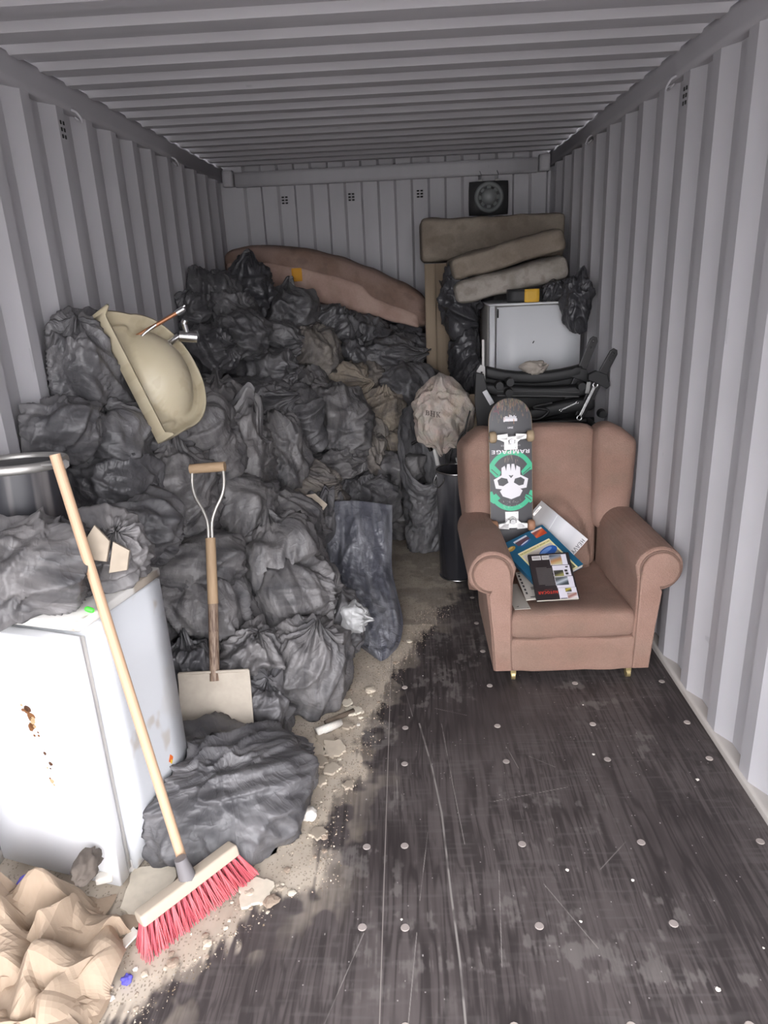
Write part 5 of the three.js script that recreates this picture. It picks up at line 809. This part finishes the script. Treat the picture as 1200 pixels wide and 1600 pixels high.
{ // folds of one torn sheet heaped up against the fridge front
  const heap = (cx, cz, rx, rz, hgt, seed, n = 6) => { // jittered lattice with hard folds along its edges
    const R = rng(seed), P = [], sub = 6, N = n * sub;
    const lat = []; for (let j = 0; j <= n; j++) for (let i = 0; i <= n; i++) lat.push([(i + (R() - 0.5) * 0.75) / n * 2 - 1, (j + (R() - 0.5) * 0.75) / n * 2 - 1, R(), R() - 0.5]);
    const at = (fi, fj) => { const i = Math.min(n - 1, fi | 0), j = Math.min(n - 1, fj | 0), u = fi - i, v = fj - j, q = (a, b) => lat[b * (n + 1) + a]; const A = q(i, j), B = q(i + 1, j), C = q(i, j + 1), D = q(i + 1, j + 1); return [0, 1, 2, 3].map((k) => u + v < 1 ? A[k] + (B[k] - A[k]) * u + (C[k] - A[k]) * v : D[k] + (C[k] - D[k]) * (1 - u) + (B[k] - D[k]) * (1 - v)); };
    for (let j = 0; j <= N; j++) for (let i = 0; i <= N; i++) {
      const [a, b, r, s] = at(i / sub, j / sub), rag = 1 + 0.2 * N3(a * 2 + seed, b * 2, 4), q = Math.max(0, 1 - (a * a + b * b) * 0.85), big = N3(a * 1.7 + seed, b * 1.7, 9);
      P.push(new V3(cx + a * rx * rag + s * 0.05, 0.004 + hgt * Math.pow(q, 0.7) * (0.75 + 0.9 * big) * (0.72 + 0.42 * r) + 0.03 * r * sm(0, 0.15, q + 0.08), cz + b * rz * rag + 0.02 * (r - 0.5)));
      P[P.length - 1].y += 0.012 * creases(a * rx * 2, b * rz * 2, seed + 5, 7) * sm(0, 0.2, q);
    }
    const pos = [], uv = [], put = (...k) => { for (const m of k) { pos.push(P[m].x, Math.max(0.003, P[m].y), P[m].z); uv.push(P[m].x, P[m].z); } };
    for (let j = 0; j < N; j++) for (let i = 0; i < N; i++) { const a = j * (N + 1) + i; put(a, a + N + 1, a + 1, a + 1, a + N + 1, a + N + 2); }
    const g = new THREE.BufferGeometry(); g.setAttribute('position', new THREE.Float32BufferAttribute(pos, 3)); g.setAttribute('uv', new THREE.Float32BufferAttribute(uv, 2)); g.computeVertexNormals(); return g;
  };
  const p = thing('crumpled_paper', 'crumpled brown wrapping paper on the floor in front of the fridge', 'paper', [-0.90, 0, 4.29]);
  part(p, 'torn_sheet', heap(-0.04, -0.03, 0.16, 0.17, 0.22, 3), kraft);
  part(p, 'torn_sheet', heap(0.11, 0.04, 0.12, 0.17, 0.17, 14), kraft);
  part(p, 'torn_sheet', heap(0.02, 0.18, 0.2, 0.13, 0.08, 27), kraft);
}
solo('dust_tuft', deform(new THREE.IcosahedronGeometry(0.04, 5), (v) => { const k = 1 + 0.35 * N3(v.x * 60, v.y * 60, v.z * 60) + 0.25 * N3(v.x * 200, v.y * 200, v.z * 200); v.multiplyScalar(k); v.y *= 0.8; v.x *= 0.8; v.z *= 1.3; }), std({ color: lin(0.12, 0.1, 0.085), roughness: 1 }), [-0.795, 0.165, 4.13], 'dark grey fluff lump on the crumpled brown paper', 'fluff');
const blueP = std({ color: lin(0.09, 0.08, 0.42), roughness: 0.75 });
const scrap = (r, seed, flat = 0.5) => deform(new THREE.IcosahedronGeometry(r, 4), (v) => { const k = 1 + 0.5 * N3(v.x / r * 1.3 + seed, v.y / r * 1.3, v.z / r * 1.3) + 0.22 * N3(v.x / r * 4, v.y / r * 4 + seed, v.z / r * 4); v.multiplyScalar(k); v.y *= flat; });
solo('blue_tissue', scrap(0.03, 4, 1.1), blueP, [-0.955, 0.115, 4.155], 'crumpled blue tissue on the left of the brown paper', 'tissue', 'blue tissue');
solo('blue_tissue', scrap(0.013, 7, 0.8), blueP, [-0.632, 0.012, 4.335], 'tiny blue tissue scrap on the floor right of the brown paper', 'tissue', 'blue tissue');
const plaster = [[0.62, 0.56, 0.46], [0.52, 0.45, 0.36], [0.4, 0.34, 0.27], [0.72, 0.68, 0.62], [0.33, 0.26, 0.2]].map((c, i) => std({ map: colourTex(64, 64, (u, v) => { const k = 0.85 + 0.3 * fbm(u, v, 6, 6, 3, 600 + i); return c.map((x) => x * k); }, [6, 6]), roughness: 0.95 }));
let i50 = 0;
// broken sheets of plaster
function flake(pts, t, seed) { const R = rng(seed), out = []; for (let i = 0; i < pts.length; i++) { const a = pts[i], b = pts[(i + 1) % pts.length]; for (let k = 0; k < 5; k++) { const f = k / 5; out.push([lerp(a[0], b[0], f) + (R() - 0.5) * 0.012, lerp(a[1], b[1], f) + (R() - 0.5) * 0.012]); } } return extrude(out, t, 0.0015).rotateX(Math.PI / 2).translate(0, t + 0.0015, 0); }
const sheet1 = solo('plaster_sheet', flake([[-0.07, -0.075], [0.05, -0.09], [0.085, 0.02], [0.01, 0.1], [-0.05, 0.07]], 0.008, 1), plaster[0], [-0.675, 0.001, 4.06], 'large broken plaster sheet under the broom head', 'plaster');
solo('plaster_sheet', flake([[-0.05, -0.02], [0.0, -0.05], [0.05, -0.04], [0.045, 0.045], [0.01, 0.03], [-0.02, 0.05]], 0.006, 2), plaster[0], [-0.365, 0.001, 4.075], 'pale plaster flake on the floor right of the broom bristles', 'plaster');
solo('plaster_sheet', flake([[-0.03, -0.05], [0.03, -0.06], [0.04, 0.05], [-0.035, 0.06]], 0.007, 3), plaster[1], [-0.27, 0.001, 3.44], 'grey plaster flake among the rubble at the pile foot', 'plaster');
solo('paper_strip', flake([[-0.012, -0.06], [0.016, -0.055], [0.014, 0.05], [-0.018, 0.06]], 0.002, 4), plaster[3], [-0.685, 0.012, 4.255], 'white paper strip beside the brown paper', 'paper').rotation.set(0.05, -0.5, 0.15);
solo('tile_corner', box(0.045, 0.02, 0.035, 0.004), plaster[3], [-0.79, 0.06, 4.065], 'small white block against the fridge\'s front corner', 'block').rotation.y = 0.3;
solo('white_lump', scrap(0.026, 3, 0.7), plaster[3], [-0.247, 0.017, 3.785], 'bright white plaster lump right of the front bag', 'plaster');
solo('mortar_stick', deform(rod([-0.05, 0.008, 0.03], [0.055, 0.012, -0.045], 0.011, 0.009, 10), (v) => { v.y += 0.004 * N3(v.x * 60, v.y * 60, v.z * 60); }), std({ color: lin(0.13, 0.1, 0.075), roughness: 0.9 }), [-0.195, 0.004, 3.27], 'dark stick lying on the dust at the pile\'s front corner', 'stick');
solo('plaster_roll', deform(rod([-0.045, 0.016, 0.03], [0.04, 0.016, -0.03], 0.018, 0.014, 14), (v) => { v.multiplyScalar(1 + 0.1 * N3(v.x * 50, v.y * 50, v.z * 50)); v.y = Math.max(v.y, 0); }), plaster[3], [-0.225, 0.001, 3.335], 'pale plaster stub beside the dark stick', 'plaster');
{ // flat broken flakes in the rubble by the front corner bag
  const R = rng(44);
  for (const [x, z, r, m, ry] of [[-0.235, 3.40, 0.035, 2, 0.4], [-0.20, 3.46, 0.045, 1, 1.2], [-0.25, 3.52, 0.04, 2, 2.1], [-0.19, 3.56, 0.03, 1, 0.2], [-0.16, 3.31, 0.026, 2, 2.6], [-0.14, 3.22, 0.03, 0, 0.9], [-0.23, 3.62, 0.028, 1, 1.7], [-0.21, 3.86, 0.026, 2, 0.5], [-0.17, 3.16, 0.022, 0, 2.2], [-0.13, 3.64, 0.02, 2, 1.1], [-1.06, 4.12, 0.04, 2, 0.3], [-1.05, 4.2, 0.035, 4, 1.3]]) {
    const pts = []; const n = 6; for (let i = 0; i < n; i++) { const a = -i / n * 6.283, q = r * (0.7 + 0.55 * R()); pts.push([Math.cos(a) * q, Math.sin(a) * q]); }
    const f = solo('plaster_flake', flake(pts, 0.006, 50 + i50++), plaster[m], [x, 0.002 + r * 0.08, z], x < -1 ? (m === 4 ? 'dark plaster flake left of the crumpled brown paper' : 'grey plaster flake against the left wall beside the brown paper') : 'flat broken plaster flake in the rubble at the pile\'s front corner', 'plaster', 'plaster flakes'); f.rotation.set((R() - 0.5) * 0.16, ry, (R() - 0.5) * 0.16);
  }
}
{ // torn plasterboard showing in the bags
  const wedge = (name, pts, t, pos, rot, mat, label) => { const m = solo(name, extrude(pts, t, 0.002), mat, pos, label, 'plasterboard'); m.rotation.set(...rot); };
  wedge('plasterboard_piece', [[-0.055, -0.03], [0.005, 0.045], [0.035, 0.0], [0.02, -0.05]], 0.014, [-0.725, 1.0, 3.875], [-0.3, 0.2, 0.1], plaster[2], 'larger beige plasterboard piece poking from the torn fridge bag');
  wedge('plasterboard_piece', [[-0.02, -0.04], [-0.015, 0.04], [0.025, 0.02], [0.022, -0.03]], 0.014, [-0.672, 0.955, 3.87], [-0.3, 0.2, -0.1], plaster[2], 'smaller beige plasterboard piece poking from the torn fridge bag');
  wedge('plasterboard_piece', [[-0.08, 0.0], [0.0, 0.03], [0.07, -0.01], [0.03, -0.1], [-0.01, -0.06]], 0.014, [-0.383, 0.56, 2.2], [-0.5, 0.3, -0.2], plaster[1], 'beige plasterboard edge above the flat blue bag\'s left corner');
  wedge('plasterboard_piece', [[-0.03, 0.04], [0.02, 0.03], [0.035, -0.02], [0.02, -0.055], [-0.005, -0.02]], 0.012, [-0.378, 0.457, 2.66], [-0.2, 0.3, 0.1], plaster[3], 'white plaster piece showing right of the pointed bag');
}
solo('pen_cap', merge([new THREE.CapsuleGeometry(0.007, 0.012, 6, 12).rotateZ(1.2)]), std({ color: lin(0.08, 0.75, 0.06), roughness: 0.4 }), [-0.722, 0.859, 3.985], 'bright green plastic bit on the fridge\'s top edge', 'plastic');
{ // rubble and chips at the foot of the pile
  const R = rng(31), geos = [0, 1, 2, 3, 4].map((i) => deform(new THREE.IcosahedronGeometry(1, 2), (v) => { const k = 1 + 0.45 * N3(v.x * 1.1 + i * 5, v.y * 1.1, v.z * 1.1) + 0.15 * N3(v.x * 3 + i, v.y * 3, v.z * 3); v.multiplyScalar(k); v.y *= 0.36; }));
  geos.forEach((g) => g.computeVertexNormals());
  let n = 0;
  while (n < 70) {
    const k = (R() * (dustEdge.length - 5)) | 0, i = 3 + k, t = R(), a = dustEdge[Math.min(i, 14)], b = dustEdge[Math.min(i + 1, 15)], x = lerp(a[0], b[0], t) - R() * 0.16 + 0.03, z = lerp(a[1], b[1], t) + (R() - 0.5) * 0.08, r = 0.005 + R() * R() * R() * 0.024;
    if (z > 4.42 || pileBodies.some((o) => ((x - o.c.x) / o.r[0]) ** 2 + ((z - o.c.z) / o.r[2]) ** 2 < 1.0 && o.c.y - o.r[1] < 0.05)) { n += 0.25; continue; }
    const m = solo('rubble_chip', geos[(R() * 5) | 0], plaster[(R() * 5) | 0], [x, r * 0.38, z], 'small plaster chip in the dust at the foot of the bag pile', 'rubble', 'plaster chips at the pile foot'); m.scale.setScalar(r); m.rotation.y = R() * 6; n++;
  }
  for (let i = 0; i < 12; i++) { const x = 0.0 + R() * 1.1, z = 2.9 + R() * 1.55, r = 0.0025 + R() * 0.004; const m = solo('floor_chip', geos[(R() * 5) | 0], plaster[3], [x, r * 0.4, z], 'tiny pale chip scattered on the bare plywood floor', 'rubble', 'chips on the bare floor'); m.scale.setScalar(r); m.rotation.y = R() * 6; }
  const grit = new THREE.InstancedMesh(new THREE.TetrahedronGeometry(1, 0), plaster[2], 2600), M4 = new THREE.Matrix4(), Q = new THREE.Quaternion(), E = new THREE.Euler(); let c = 0;
  while (c < 2600) { const z = 2.3 + R() * 2.2, i = dustEdge.findIndex((q, k) => k + 1 < dustEdge.length && z >= q[1] && z < dustEdge[k + 1][1]), ex = i < 0 ? -0.7 : lerp(dustEdge[i][0], dustEdge[i + 1][0], (z - dustEdge[i][1]) / (dustEdge[i + 1][1] - dustEdge[i][1])), x = ex + 0.06 - R() * R() * 0.42 + (R() - 0.5) * 0.06, r = 0.001 + R() * R() * 0.0035; M4.compose(new V3(x, r * 0.3, z), Q.setFromEuler(E.set(R() * 6, R() * 6, R() * 6)), new V3(r, r, r)); grit.setMatrixAt(c, M4); grit.setColorAt(c, lin(...[[1, 1, 1], [1.5, 1.45, 1.4], [0.5, 0.45, 0.4]][(R() * 3) | 0])); c++; }
  grit.name = 'grit'; grit.castShadow = grit.receiveShadow = true; tag(grit, 'fine plaster grit strewn along the foot of the bag pile', 'grit', null, 'stuff'); scene.add(grit);
}

renderer.render(scene, camera);
